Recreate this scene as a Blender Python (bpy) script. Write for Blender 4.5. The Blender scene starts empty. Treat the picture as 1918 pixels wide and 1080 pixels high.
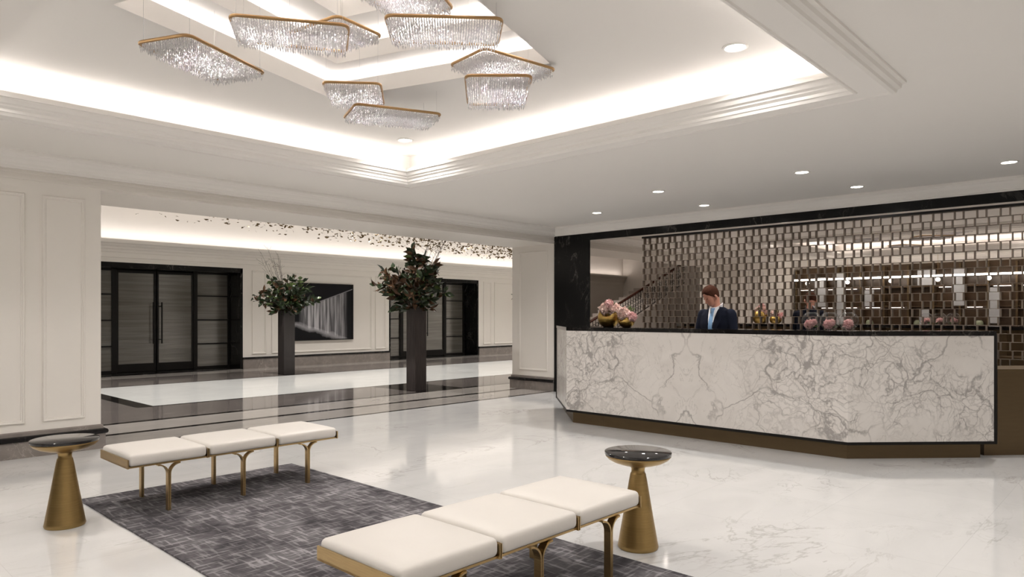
import bpy, bmesh, math, random
from mathutils import Vector, Matrix
random.seed(7)
PI = math.pi
scene = bpy.context.scene

# ------------------------------------------------------------------ camera
EYE = 1.4
F_PX = 1308.24
YAW = math.radians(43.141)                  # view axis, measured from +X towards +Y
cam_d = bpy.data.cameras.new('camera')
cam_d.sensor_width = 36.0
cam_d.sensor_fit = 'HORIZONTAL'
cam_d.lens = F_PX / 1918.0 * 36.0
cam_d.shift_y = (590 - 540) / 1918.0
cam_d.clip_start = 0.05
cam = bpy.data.objects.new('camera', cam_d)
scene.collection.objects.link(cam)
cam.location = (0, 0, EYE)
cam.rotation_euler = (PI / 2, 0, YAW - PI / 2)
scene.camera = cam

# ------------------------------------------------------------------ view, world
scene.view_settings.view_transform = 'Standard'
scene.view_settings.look = 'None'
scene.view_settings.gamma = 1
scene.view_settings.use_curve_mapping = False
scene.view_settings.exposure = 0.56
scene.cycles.max_bounces = 10
scene.cycles.diffuse_bounces = 5
scene.cycles.glossy_bounces = 5
scene.cycles.transmission_bounces = 8
scene.cycles.sample_clamp_indirect = 6.0
scene.cycles.caustics_reflective = False
scene.cycles.caustics_refractive = False
world = bpy.data.worlds.new('world')
scene.world = world
world.use_nodes = True
world.node_tree.nodes['Background'].inputs[0].default_value = (1.0, 0.95, 0.9, 1)
world.node_tree.nodes['Background'].inputs[1].default_value = 0.05

WARM = (1.0, 0.955, 0.92)
COVE = (1.0, 0.94, 0.92)

def area(name, loc, rot, sx, sy, power, col=WARM, spread=PI):
    d = bpy.data.lights.new(name, 'AREA')
    d.shape = 'RECTANGLE'; d.size = sx; d.size_y = sy
    d.energy = power; d.color = col; d.spread = spread
    o = bpy.data.objects.new(name, d)
    scene.collection.objects.link(o)
    o.location = loc; o.rotation_euler = rot
    return o

def spot(name, loc, power, angle=95, blend=0.7, col=WARM, rot=(0, 0, 0), r=0.06):
    d = bpy.data.lights.new(name, 'SPOT')
    d.energy = power; d.color = col; d.spot_size = math.radians(angle); d.spot_blend = blend
    d.shadow_soft_size = r
    o = bpy.data.objects.new(name, d)
    scene.collection.objects.link(o)
    o.location = loc; o.rotation_euler = rot
    return o

# tray, key plan numbers shared by light and structure
CEIL = 3.0
TX0, TX1, TY0, TY1 = 0.42, 4.94, 1.70, 6.25       # cove lip of the ceiling tray
TZ = 3.25                                         # upper ceiling of the tray
SQ_C = (2.672, 3.943); SQ_A = math.radians(18.2)    # rotated stepped coffer
P_COVE = 0.8                                     # watts per metre of cove strip
for nm, loc, sx, sy in (('far', ((TX0 + TX1) / 2, TY1 + 0.15, 3.175), TX1 - TX0, 0.03),
                        ('near', ((TX0 + TX1) / 2, TY0 - 0.15, 3.175), TX1 - TX0, 0.03),
                        ('right', (TX1 + 0.15, (TY0 + TY1) / 2, 3.175), 0.03, TY1 - TY0),
                        ('left', (TX0 - 0.15, (TY0 + TY1) / 2, 3.175), 0.03, TY1 - TY0)):
    area('cove_strip_' + nm, loc, (PI, 0, 0), sx, sy, P_COVE * max(sx, sy), COVE)
SQ_LEVELS = ((1.00, 3.25), (0.79, 3.45), (0.50, 3.66))   # half size, height of each lip
for half, z in SQ_LEVELS:
    for k in range(4):
        a = SQ_A + k * PI / 2
        off = half + 0.05
        x = SQ_C[0] + math.cos(a) * off; y = SQ_C[1] + math.sin(a) * off
        area('coffer_strip', (x, y, z + 0.145), (PI, 0, a), 0.03, 2 * half, 2.0 * 2 * half, COVE)
area('gallery_strip', (7.5, 17.42, 3.14), (PI, 0, 0), 27.0, 0.04, 48, COVE)
# recessed downlights: (x, y, z, watts)
MAIN_DL = ((8.861, 6.488, 3.0, 120), (7.875, 4.791, 3.0, 90), (9.326, 4.908, 3.0, 40), (7.916, 2.975, 3.0, 90),
           (9.27, 2.81, 3.0, 40), (8.871, 1.2, 3.0, 70), (4.571, 2.172, TZ, 95), (4.613, 5.869, TZ, 130))
for x, y, z, w in MAIN_DL:
    spot('downlight_lamp', (x, y, z - 0.03), w, 150, 1.0)
for x, y, z, w in ((0.8, 2.3, TZ, 62), (0.8, 6.0, TZ, 70), (2.6, 0.4, 3.0, 45), (5.5, 0.2, 3.0, 70), (8.0, -1.0, 3.0, 60),
                   (0.0, -1.0, 3.0, 50), (3.0, -1.6, 3.0, 50)):
    spot('unseen_downlight_lamp', (x, y, z - 0.03), w, 150, 1.0)
for x in (0.0, 3.4, 6.8, 10.2, 13.6, 17.0, 20.4):
    for y in (10.6, 14.6):
        spot('gallery_fill_spot', (x, y, 3.84), 270, 120, 0.9)  # unseen spots without fixtures, added to brighten the gallery
spot('picture_lamp', (10.9, 16.1, 3.8), 45, 62, rot=(math.radians(-40), 0, 0))

# ------------------------------------------------------------------ materials
def new_mat(name):
    m = bpy.data.materials.new(name); m.use_nodes = True
    nt = m.node_tree
    return m, nt, nt.nodes['Principled BSDF']

def pmat(name, col, rough=0.5, metal=0.0, noise=0.0, nscale=20.0, bump=0.0, bscale=60.0, spec=None, emit=None, estr=0.0, coat=0.0, stretch=None):
    m, nt, b = new_mat(name)
    b.inputs['Base Color'].default_value = (*col, 1)
    b.inputs['Roughness'].default_value = rough
    b.inputs['Metallic'].default_value = metal
    if spec is not None: b.inputs['Specular IOR Level'].default_value = spec
    if coat: b.inputs['Coat Weight'].default_value = coat
    if emit:
        b.inputs['Emission Color'].default_value = (*emit, 1)
        b.inputs['Emission Strength'].default_value = estr
    tc = nt.nodes.new('ShaderNodeTexCoord')
    mp = nt.nodes.new('ShaderNodeMapping')
    nt.links.new(tc.outputs['Object'], mp.inputs[0])
    if stretch: mp.inputs['Scale'].default_value = stretch
    if noise:
        n = nt.nodes.new('ShaderNodeTexNoise'); n.inputs['Scale'].default_value = nscale; n.inputs['Detail'].default_value = 6
        nt.links.new(mp.outputs[0], n.inputs['Vector'])
        mx = nt.nodes.new('ShaderNodeMix'); mx.data_type = 'RGBA'
        mx.inputs[6].default_value = (*[c * (1 - noise) for c in col], 1)
        mx.inputs[7].default_value = (*[min(1, c * (1 + noise)) for c in col], 1)
        nt.links.new(n.outputs['Fac'], mx.inputs[0])
        nt.links.new(mx.outputs[2], b.inputs['Base Color'])
    if bump:
        n2 = nt.nodes.new('ShaderNodeTexNoise'); n2.inputs['Scale'].default_value = bscale; n2.inputs['Detail'].default_value = 4
        nt.links.new(mp.outputs[0], n2.inputs['Vector'])
        bp = nt.nodes.new('ShaderNodeBump'); bp.inputs['Strength'].default_value = bump; bp.inputs['Distance'].default_value = 0.01
        nt.links.new(n2.outputs['Fac'], bp.inputs['Height'])
        nt.links.new(bp.outputs[0], b.inputs['Normal'])
    return m

def mixc(nt, fac, a, b):
    mx = nt.nodes.new('ShaderNodeMix'); mx.data_type = 'RGBA'
    for s, v in ((6, a), (7, b)):
        if isinstance(v, tuple): mx.inputs[s].default_value = (*v, 1)
        else: nt.links.new(v, mx.inputs[s])
    if isinstance(fac, float): mx.inputs[0].default_value = fac
    else: nt.links.new(fac, mx.inputs[0])
    return mx.outputs[2]

def math_n(nt, op, a, b=None, clamp=False):
    n = nt.nodes.new('ShaderNodeMath'); n.operation = op; n.use_clamp = clamp
    for i, v in enumerate((a, b)):
        if v is None: continue
        if isinstance(v, (int, float)): n.inputs[i].default_value = v
        else: nt.links.new(v, n.inputs[i])
    return n.outputs[0]

def vein(nt, vec, scale, width, detail=5, dist=1.5, rough=0.6):
    """thin wandering lines: where a warped noise crosses its middle value"""
    n = nt.nodes.new('ShaderNodeTexNoise'); n.inputs['Scale'].default_value = scale
    n.inputs['Detail'].default_value = detail; n.inputs['Roughness'].default_value = rough
    n.inputs['Distortion'].default_value = dist
    nt.links.new(vec, n.inputs['Vector'])
    d = math_n(nt, 'ABSOLUTE', math_n(nt, 'SUBTRACT', n.outputs['Fac'], 0.5))
    return math_n(nt, 'SUBTRACT', 1.0, math_n(nt, 'DIVIDE', d, width), True)

def mask(nt, vec, scale, lo, hi, off=(0, 0, 0)):
    mp = nt.nodes.new('ShaderNodeMapping'); mp.inputs['Location'].default_value = off
    nt.links.new(vec, mp.inputs[0])
    n = nt.nodes.new('ShaderNodeTexNoise'); n.inputs['Scale'].default_value = scale; n.inputs['Detail'].default_value = 2
    nt.links.new(mp.outputs[0], n.inputs['Vector'])
    mr = nt.nodes.new('ShaderNodeMapRange'); mr.inputs[1].default_value = lo; mr.inputs[2].default_value = hi
    nt.links.new(n.outputs['Fac'], mr.inputs[0])
    return mr.outputs[0]

def floor_marble(name, base, veinc, rough=0.07, vs=0.7, vstr=0.5, cloud=0.12, tile=None, joint=0.87, rot=0.6, stretch=(1, 1.9, 1), spec=0.5):
    m, nt, b = new_mat(name)
    b.inputs['Roughness'].default_value = rough
    b.inputs['Specular IOR Level'].default_value = spec
    tc = nt.nodes.new('ShaderNodeTexCoord')
    mp = nt.nodes.new('ShaderNodeMapping'); mp.inputs['Rotation'].default_value = (0, 0, rot); mp.inputs['Scale'].default_value = stretch
    nt.links.new(tc.outputs['Object'], mp.inputs[0])
    cl = nt.nodes.new('ShaderNodeTexNoise'); cl.inputs['Scale'].default_value = vs * 2.2; cl.inputs['Detail'].default_value = 7
    cl.inputs['Distortion'].default_value = 1.0
    nt.links.new(mp.outputs[0], cl.inputs['Vector'])
    dark = tuple(c * (1 - cloud * 2) for c in base)
    col = mixc(nt, cl.outputs['Fac'], dark, tuple(min(1, c * (1 + cloud)) for c in base))
    v1 = vein(nt, mp.outputs[0], vs, 0.012, 8, 1.2)
    v2 = vein(nt, mp.outputs[0], vs * 3.1, 0.010, 6, 0.8)
    mk = mask(nt, mp.outputs[0], vs * 1.3, 0.45, 0.62, (3, 1, 0))
    vv = math_n(nt, 'MULTIPLY', math_n(nt, 'ADD', math_n(nt, 'MULTIPLY', v1, mk), math_n(nt, 'MULTIPLY', math_n(nt, 'MULTIPLY', v2, 0.45), mk), True), vstr)
    col = mixc(nt, vv, col, veinc)
    if tile:
        br = nt.nodes.new('ShaderNodeTexBrick')
        br.offset = 0.0; br.inputs['Scale'].default_value = 1.0
        br.inputs['Brick Width'].default_value = tile; br.inputs['Row Height'].default_value = tile
        br.inputs['Mortar Size'].default_value = 0.0022; br.inputs['Mortar Smooth'].default_value = 0.2
        br.inputs['Color1'].default_value = (1, 1, 1, 1); br.inputs['Color2'].default_value = (0.965, 0.965, 0.965, 1)
        br.inputs['Mortar'].default_value = (joint, joint, joint, 1)
        nt.links.new(tc.outputs['Object'], br.inputs['Vector'])
        mu = nt.nodes.new('ShaderNodeMix'); mu.data_type = 'RGBA'; mu.blend_type = 'MULTIPLY'; mu.inputs[0].default_value = 1.0
        nt.links.new(col, mu.inputs[6]); nt.links.new(br.outputs['Color'], mu.inputs[7]); col = mu.outputs[2]
    nt.links.new(col, b.inputs['Base Color'])
    return m

def desk_marble():
    """white marble with a dense grey network, bookmatched about local y = 0"""
    m, nt, b = new_mat('bookmatched_marble')
    b.inputs['Roughness'].default_value = 0.22
    tc = nt.nodes.new('ShaderNodeTexCoord')
    sx = nt.nodes.new('ShaderNodeSeparateXYZ'); nt.links.new(tc.outputs['Object'], sx.inputs[0])
    ay = math_n(nt, 'ABSOLUTE', sx.outputs['Y'])
    cx = nt.nodes.new('ShaderNodeCombineXYZ')
    nt.links.new(sx.outputs['X'], cx.inputs[0]); nt.links.new(ay, cx.inputs[1]); nt.links.new(sx.outputs['Z'], cx.inputs[2])
    vec = cx.outputs[0]
    wn = nt.nodes.new('ShaderNodeTexNoise'); wn.inputs['Scale'].default_value = 2.6; wn.inputs['Detail'].default_value = 6
    nt.links.new(vec, wn.inputs['Vector'])
    sc = nt.nodes.new('ShaderNodeVectorMath'); sc.operation = 'SCALE'; sc.inputs['Scale'].default_value = 0.62
    nt.links.new(wn.outputs['Color'], sc.inputs[0])
    ad = nt.nodes.new('ShaderNodeVectorMath'); ad.operation = 'ADD'
    nt.links.new(vec, ad.inputs[0]); nt.links.new(sc.outputs[0], ad.inputs[1])
    def crack(scale, width):
        v = nt.nodes.new('ShaderNodeTexVoronoi'); v.feature = 'DISTANCE_TO_EDGE'; v.inputs['Scale'].default_value = scale
        nt.links.new(ad.outputs[0], v.inputs['Vector'])
        return math_n(nt, 'SUBTRACT', 1.0, math_n(nt, 'DIVIDE', v.outputs['Distance'], width), True)
    net_mask = mask(nt, vec, 1.4, 0.38, 0.52, (4.3, 2.2, 1.0))
    c1 = crack(4.2, 0.045); c2 = crack(11.0, 0.11)
    side = nt.nodes.new('ShaderNodeMapRange'); side.inputs[1].default_value = 0.45; side.inputs[2].default_value = 1.0
    nt.links.new(ay, side.inputs[0])
    net = math_n(nt, 'MULTIPLY', math_n(nt, 'ADD', math_n(nt, 'MULTIPLY', c1, 0.8), math_n(nt, 'MULTIPLY', c2, 0.5), True),
                 math_n(nt, 'MULTIPLY', net_mask, side.outputs[0]))
    big = math_n(nt, 'MULTIPLY', crack(1.25, 0.022), mask(nt, vec, 2.2, 0.40, 0.55, (1, 7, 3)))
    thin = math_n(nt, 'MULTIPLY', vein(nt, vec, 1.5, 0.006, 8, 0.9), 0.45)
    allv = math_n(nt, 'ADD', math_n(nt, 'ADD', net, big, True), thin, True)
    cl = nt.nodes.new('ShaderNodeTexNoise'); cl.inputs['Scale'].default_value = 3.0; cl.inputs['Detail'].default_value = 6
    nt.links.new(ad.outputs[0], cl.inputs['Vector'])
    base = mixc(nt, cl.outputs['Fac'], (0.60, 0.565, 0.53), (0.80, 0.77, 0.735))
    col = mixc(nt, math_n(nt, 'MULTIPLY', allv, 0.72), base, (0.22, 0.20, 0.19))
    nt.links.new(col, b.inputs['Base Color'])
    return m

def rug_mat():
    m, nt, b = new_mat('woven_rug')
    b.inputs['Roughness'].default_value = 0.95
    b.inputs['Specular IOR Level'].default_value = 0.1
    tc = nt.nodes.new('ShaderNodeTexCoord')
    def streak(scale, stretch, off, th, w):
        mp = nt.nodes.new('ShaderNodeMapping'); mp.inputs['Scale'].default_value = stretch; mp.inputs['Location'].default_value = off
        nt.links.new(tc.outputs['Object'], mp.inputs[0])
        n = nt.nodes.new('ShaderNodeTexNoise'); n.inputs['Scale'].default_value = scale; n.inputs['Detail'].default_value = 3
        nt.links.new(mp.outputs[0], n.inputs['Vector'])
        mr = nt.nodes.new('ShaderNodeMapRange'); mr.inputs[1].default_value = th; mr.inputs[2].default_value = th + w
        nt.links.new(n.outputs['Fac'], mr.inputs[0]); return mr.outputs[0]
    a = streak(7.0, (0.8, 6.0, 1), (0, 0, 0), 0.53, 0.14)
    c = streak(7.0, (6.0, 0.8, 1), (5, 2, 0), 0.53, 0.14)
    big = streak(2.6, (1, 1, 1), (3, 3, 0), 0.38, 0.26)
    mid = streak(14.0, (1, 1, 1), (1, 6, 0), 0.42, 0.3)
    lines = math_n(nt, 'MULTIPLY', math_n(nt, 'ADD', a, c, True), math_n(nt, 'ADD', math_n(nt, 'MULTIPLY', big, 0.6), 0.35))
    col = mixc(nt, math_n(nt, 'ADD', math_n(nt, 'MULTIPLY', big, 0.55), math_n(nt, 'MULTIPLY', mid, 0.30), True), (0.050, 0.046, 0.051), (0.20, 0.19, 0.197))
    col = mixc(nt, math_n(nt, 'MULTIPLY', lines, 0.80), col, (0.40, 0.38, 0.39))
    nt.links.new(col, b.inputs['Base Color'])
    n = nt.nodes.new('ShaderNodeTexNoise'); n.inputs['Scale'].default_value = 260
    nt.links.new(tc.outputs['Object'], n.inputs['Vector'])
    bp = nt.nodes.new('ShaderNodeBump'); bp.inputs['Strength'].default_value = 0.5; bp.inputs['Distance'].default_value = 0.004
    nt.links.new(n.outputs['Fac'], bp.inputs['Height']); nt.links.new(bp.outputs[0], b.inputs['Normal'])
    return m

def crystal_mat():
    """facetted crystal: part clear, part milky with the many internal reflections, part mirror-like"""
    m = bpy.data.materials.new('crystal'); m.use_nodes = True
    nt = m.node_tree; nt.nodes.clear()
    out = nt.nodes.new('ShaderNodeOutputMaterial')
    tr = nt.nodes.new('ShaderNodeBsdfTranslucent'); tr.inputs[0].default_value = (0.98, 0.96, 0.97, 1)
    df = nt.nodes.new('ShaderNodeBsdfDiffuse'); df.inputs[0].default_value = (0.98, 0.96, 0.97, 1)
    gl = nt.nodes.new('ShaderNodeBsdfGlossy'); gl.inputs[0].default_value = (1, 1, 1, 1); gl.inputs['Roughness'].default_value = 0.08
    tp = nt.nodes.new('ShaderNodeBsdfRefraction'); tp.inputs[0].default_value = (1, 1, 1, 1); tp.inputs['IOR'].default_value = 1.3
    def mix(f, a, b):
        n = nt.nodes.new('ShaderNodeMixShader'); n.inputs[0].default_value = f
        nt.links.new(a, n.inputs[1]); nt.links.new(b, n.inputs[2]); return n.outputs[0]
    a = mix(0.5, tr.outputs[0], df.outputs[0]); a = mix(0.25, a, gl.outputs[0]); a = mix(0.25, a, tp.outputs[0])
    nt.links.new(a, out.inputs[0])
    return m

def glass_mat(name):
    """thin blown glass: clear, with the reflection of a glass surface"""
    m = bpy.data.materials.new(name); m.use_nodes = True
    nt = m.node_tree; nt.nodes.clear()
    out = nt.nodes.new('ShaderNodeOutputMaterial'); tp = nt.nodes.new('ShaderNodeBsdfTransparent'); tp.inputs[0].default_value = (0.96, 0.97, 0.97, 1)
    gl = nt.nodes.new('ShaderNodeBsdfGlossy'); gl.inputs['Roughness'].default_value = 0.01
    lw = nt.nodes.new('ShaderNodeLayerWeight'); lw.inputs[0].default_value = 0.5
    fc = math_n(nt, 'ADD', math_n(nt, 'MULTIPLY', math_n(nt, 'POWER', lw.outputs['Facing'], 3.5), 0.7), 0.05)
    mx = nt.nodes.new('ShaderNodeMixShader')
    nt.links.new(fc, mx.inputs[0]); nt.links.new(tp.outputs[0], mx.inputs[1]); nt.links.new(gl.outputs[0], mx.inputs[2]); nt.links.new(mx.outputs[0], out.inputs[0])
    return m

def door_glass_mat():
    m, nt, b = new_mat('dark_reeded_glass')
    b.inputs['Base Color'].default_value = (0.11, 0.10, 0.085, 1)
    b.inputs['Roughness'].default_value = 0.16
    b.inputs['Specular IOR Level'].default_value = 1.0
    b.inputs['Coat Weight'].default_value = 0.6; b.inputs['Coat Roughness'].default_value = 0.12
    tc = nt.nodes.new('ShaderNodeTexCoord')
    mp = nt.nodes.new('ShaderNodeMapping'); mp.inputs['Scale'].default_value = (0.35, 1, 9.0)
    nt.links.new(tc.outputs['Object'], mp.inputs[0])
    n = nt.nodes.new('ShaderNodeTexNoise'); n.inputs['Scale'].default_value = 2.2; n.inputs['Detail'].default_value = 4
    nt.links.new(mp.outputs[0], n.inputs['Vector'])
    col = mixc(nt, mask(nt, mp.outputs[0], 1.6, 0.40, 0.66), (0.12, 0.112, 0.097), (0.16, 0.15, 0.13))
    nt.links.new(col, b.inputs['Base Color'])
    bp = nt.nodes.new('ShaderNodeBump'); bp.inputs['Strength'].default_value = 0.14; bp.inputs['Distance'].default_value = 0.05
    nt.links.new(n.outputs['Fac'], bp.inputs['Height']); nt.links.new(bp.outputs[0], b.inputs['Normal'])
    nt.links.new(bp.outputs[0], b.inputs['Coat Normal'])
    return m

def brass_mat(name, col, rough=0.28, brushed=True):
    m, nt, b = new_mat(name)
    b.inputs['Metallic'].default_value = 1.0
    b.inputs['Roughness'].default_value = rough
    tc = nt.nodes.new('ShaderNodeTexCoord')
    mp = nt.nodes.new('ShaderNodeMapping'); mp.inputs['Scale'].default_value = (2, 2, 60)
    nt.links.new(tc.outputs['Object'], mp.inputs[0])
    n = nt.nodes.new('ShaderNodeTexNoise'); n.inputs['Scale'].default_value = 4; n.inputs['Detail'].default_value = 4
    nt.links.new(mp.outputs[0], n.inputs['Vector'])
    nt.links.new(mixc(nt, n.outputs['Fac'], tuple(c * 0.72 for c in col), tuple(min(1, c * 1.2) for c in col)), b.inputs['Base Color'])
    if brushed:
        mr = nt.nodes.new('ShaderNodeMapRange'); mr.inputs[3].default_value = rough * 0.75; mr.inputs[4].default_value = rough * 1.35
        nt.links.new(n.outputs['Fac'], mr.inputs[0]); nt.links.new(mr.outputs[0], b.inputs['Roughness'])
    return m

def picture_mat():
    """black and white photograph: light falling like a curtain along a long dark wall (local x 0..1.97, z 0..1.61)"""
    m, nt, b = new_mat('photograph_print')
    b.inputs['Roughness'].default_value = 0.4; b.inputs['Specular IOR Level'].default_value = 0.12
    tc = nt.nodes.new('ShaderNodeTexCoord')
    s = nt.nodes.new('ShaderNodeSeparateXYZ'); nt.links.new(tc.outputs['Object'], s.inputs[0])
    u = math_n(nt, 'DIVIDE', s.outputs['X'], 1.97); v = math_n(nt, 'DIVIDE', s.outputs['Z'], 1.61)
    n = nt.nodes.new('ShaderNodeTexNoise'); n.inputs['Scale'].default_value = 3; n.inputs['Detail'].default_value = 5
    mp = nt.nodes.new('ShaderNodeMapping'); mp.inputs['Scale'].default_value = (5.5, 1, 0.30)
    nt.links.new(tc.outputs['Object'], mp.inputs[0]); nt.links.new(mp.outputs[0], n.inputs['Vector'])
    top = math_n(nt, 'ADD', math_n(nt, 'MULTIPLY', u, 0.42), 0.50)
    n2 = nt.nodes.new('ShaderNodeTexNoise'); n2.inputs['Scale'].default_value = 2.5; n2.inputs['Detail'].default_value = 6
    nt.links.new(tc.outputs['Object'], n2.inputs['Vector'])
    bot = math_n(nt, 'ADD', math_n(nt, 'MULTIPLY', u, -0.36), 0.30)
    bot = math_n(nt, 'ADD', bot, math_n(nt, 'MULTIPLY', math_n(nt, 'SUBTRACT', n2.outputs['Fac'], 0.5), 0.16))
    below = math_n(nt, 'MULTIPLY', math_n(nt, 'SUBTRACT', top, v), 60, True)
    above = math_n(nt, 'MULTIPLY', math_n(nt, 'SUBTRACT', v, bot), 25, True)
    left = math_n(nt, 'MULTIPLY', math_n(nt, 'SUBTRACT', u, 0.10), 8, True)
    right = math_n(nt, 'MULTIPLY', math_n(nt, 'SUBTRACT', 0.90, u), 14, True)
    st = nt.nodes.new('ShaderNodeMapRange'); st.inputs[1].default_value = 0.38; st.inputs[2].default_value = 0.62
    nt.links.new(n.outputs['Fac'], st.inputs[0])
    fade = math_n(nt, 'SUBTRACT', 1.15, math_n(nt, 'MULTIPLY', u, 0.75))
    val = math_n(nt, 'MULTIPLY', math_n(nt, 'MULTIPLY', below, above), math_n(nt, 'MULTIPLY', left, right))
    val = math_n(nt, 'MULTIPLY', val, math_n(nt, 'MULTIPLY', math_n(nt, 'ADD', math_n(nt, 'MULTIPLY', st.outputs[0], 0.75), 0.2), fade))
    edge = math_n(nt, 'SUBTRACT', 1.0, math_n(nt, 'MULTIPLY', math_n(nt, 'ABSOLUTE', math_n(nt, 'SUBTRACT', v, bot)), 16), True)
    val = math_n(nt, 'ADD', val, math_n(nt, 'MULTIPLY', edge, 0.5), True)
    top2 = math_n(nt, 'SUBTRACT', 1.0, math_n(nt, 'MULTIPLY', math_n(nt, 'ABSOLUTE', math_n(nt, 'SUBTRACT', v, top)), 90), True)
    val = math_n(nt, 'ADD', val, math_n(nt, 'MULTIPLY', math_n(nt, 'MULTIPLY', top2, left), 0.5), True)
    nt.links.new(mixc(nt, val, (0.008, 0.008, 0.010), (0.62, 0.61, 0.64)), b.inputs['Base Color'])
    return m

M = {}
M['paint'] = pmat('warm_white_paint', (0.80, 0.765, 0.715), 0.55, noise=0.015, nscale=3)
M['ceil'] = pmat('ceiling_paint', (0.86, 0.835, 0.80), 0.7, noise=0.01, nscale=2)
M['white'] = floor_marble('white_floor_marble', (0.70, 0.695, 0.685), (0.40, 0.38, 0.36), 0.075, 0.55, 0.6, 0.07, tile=0.9)
M['greywhite'] = floor_marble('cool_white_marble', (0.76, 0.77, 0.75), (0.6, 0.6, 0.58), 0.09, 0.6, 0.3, 0.05, tile=0.9, spec=0.35)
M['taupe'] = floor_marble('taupe_floor_marble', (0.17, 0.15, 0.14), (0.45, 0.41, 0.37), 0.07, 0.9, 0.6, 0.15, tile=0.9)
M['beige'] = floor_marble('beige_floor_marble', (0.42, 0.39, 0.36), (0.55, 0.52, 0.48), 0.07, 0.9, 0.4, 0.08, tile=0.9)
M['black'] = floor_marble('black_marble', (0.008, 0.007, 0.007), (0.24, 0.22, 0.20), 0.08, 2.2, 0.3, 0.1, spec=0.22)
M['blackwall'] = floor_marble('black_wall_marble', (0.008, 0.008, 0.008), (0.16, 0.15, 0.14), 0.16, 1.0, 0.5, 0.1, stretch=(1, 1.6, 0.7), spec=0.18)
M['basemarble'] = floor_marble('taupe_base_marble', (0.26, 0.23, 0.21), (0.50, 0.46, 0.42), 0.15, 1.8, 0.7, 0.2)
M['desk'] = desk_marble()
M['bronze'] = pmat('dark_bronze', (0.13, 0.09, 0.048), 0.42, 0.7, noise=0.12, nscale=5, stretch=(1, 1, 8))
M['blackmetal'] = pmat('black_metal', (0.009, 0.008, 0.007), 0.4, 0.0, spec=0.2)
M['brass'] = brass_mat('brushed_brass', (0.52, 0.37, 0.18), 0.30)
M['table_brass'] = brass_mat('aged_table_brass', (0.40, 0.275, 0.115), 0.34)
M['gold'] = brass_mat('gold_lacquer', (0.62, 0.42, 0.13), 0.30)
M['frame_brass'] = pmat('bronze_tube', (0.40, 0.25, 0.12), 0.35, 0.9)
M['leather'] = pmat('ivory_leather', (0.72, 0.685, 0.64), 0.5, noise=0.02, nscale=6, bump=0.15, bscale=9)
M['tabletop'] = pmat('black_stone', (0.018, 0.016, 0.016), 0.05, noise=0.2, nscale=4)
M['rug'] = rug_mat()
M['crystal'] = crystal_mat()
M['glass'] = glass_mat('clear_glass')
M['doorglass'] = door_glass_mat()
M['lattice'] = pmat('champagne_bronze', (0.20, 0.16, 0.13), 0.4, 0.75)
M['steel'] = pmat('brushed_steel', (0.5, 0.5, 0.5), 0.3, 1.0)
M['mirror'] = pmat('grey_mirror', (0.62, 0.575, 0.54), 0.01, 1.0)
M['lamp'] = pmat('lamp_glow', (1, 1, 1), 0.5, emit=(1.0, 0.95, 0.88), estr=14)
M['strip'] = pmat('led_strip', (1, 1, 1), 0.5, emit=COVE, estr=6)
M['trimring'] = pmat('white_trim_ring', (0.8, 0.78, 0.74), 0.4)
M['bark'] = pmat('dark_bark', (0.036, 0.027, 0.025), 0.7, noise=0.55, nscale=14, bump=0.8, bscale=22, stretch=(2.5, 2.5, 0.25))
M['slate'] = pmat('dark_slate_wood', (0.026, 0.021, 0.020), 0.6, noise=0.35, nscale=10, stretch=(2, 2, 0.3))
M['leafgreen'] = pmat('magnolia_leaf', (0.020, 0.036, 0.013), 0.32, noise=0.5, nscale=6)
M['leaflight'] = pmat('light_leaf', (0.10, 0.15, 0.045), 0.35, noise=0.3, nscale=6)
M['leafrust'] = pmat('rust_leaf_back', (0.075, 0.035, 0.013), 0.5, noise=0.4, nscale=6)
M['twig'] = pmat('twig', (0.07, 0.05, 0.035), 0.8)
M['petal'] = pmat('pink_petal', (0.85, 0.56, 0.55), 0.6, noise=0.12, nscale=30)
M['petalpale'] = pmat('pale_peach_petal', (0.88, 0.68, 0.62), 0.6, noise=0.12, nscale=30)
M['goldleaf'] = pmat('golden_leaf', (0.16, 0.11, 0.05), 0.35, 0.6)
M['skin'] = pmat('skin', (0.56, 0.27, 0.19), 0.5, noise=0.06, nscale=20)
M['hair'] = pmat('brown_hair', (0.055, 0.020, 0.011), 0.85, noise=0.4, nscale=90, bump=0.6, bscale=120, spec=0.12)
M['suit'] = pmat('navy_suit', (0.006, 0.008, 0.017), 0.9, spec=0.15)
M['shirt'] = pmat('white_shirt', (0.78, 0.78, 0.80), 0.7)
M['tie'] = pmat('light_blue_tie', (0.20, 0.36, 0.58), 0.45)
M['shoe'] = pmat('black_shoe', (0.01, 0.01, 0.01), 0.3)
M['walnut'] = pmat('brown_cabinet_wood', (0.075, 0.043, 0.021), 0.3, noise=0.4, nscale=4, stretch=(1, 1, 6))
M['greypanel'] = pmat('pale_grey_panel', (0.42, 0.43, 0.45), 0.4)
M['pot'] = pmat('pale_green_glaze', (0.30, 0.33, 0.22), 0.3)
M['handrail'] = pmat('mahogany_handrail', (0.075, 0.022, 0.014), 0.25)
M['iron'] = pmat('wrought_iron', (0.02, 0.017, 0.015), 0.5)
M['stone'] = pmat('stair_stone', (0.45, 0.42, 0.39), 0.3)
M['photo'] = picture_mat()

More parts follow.
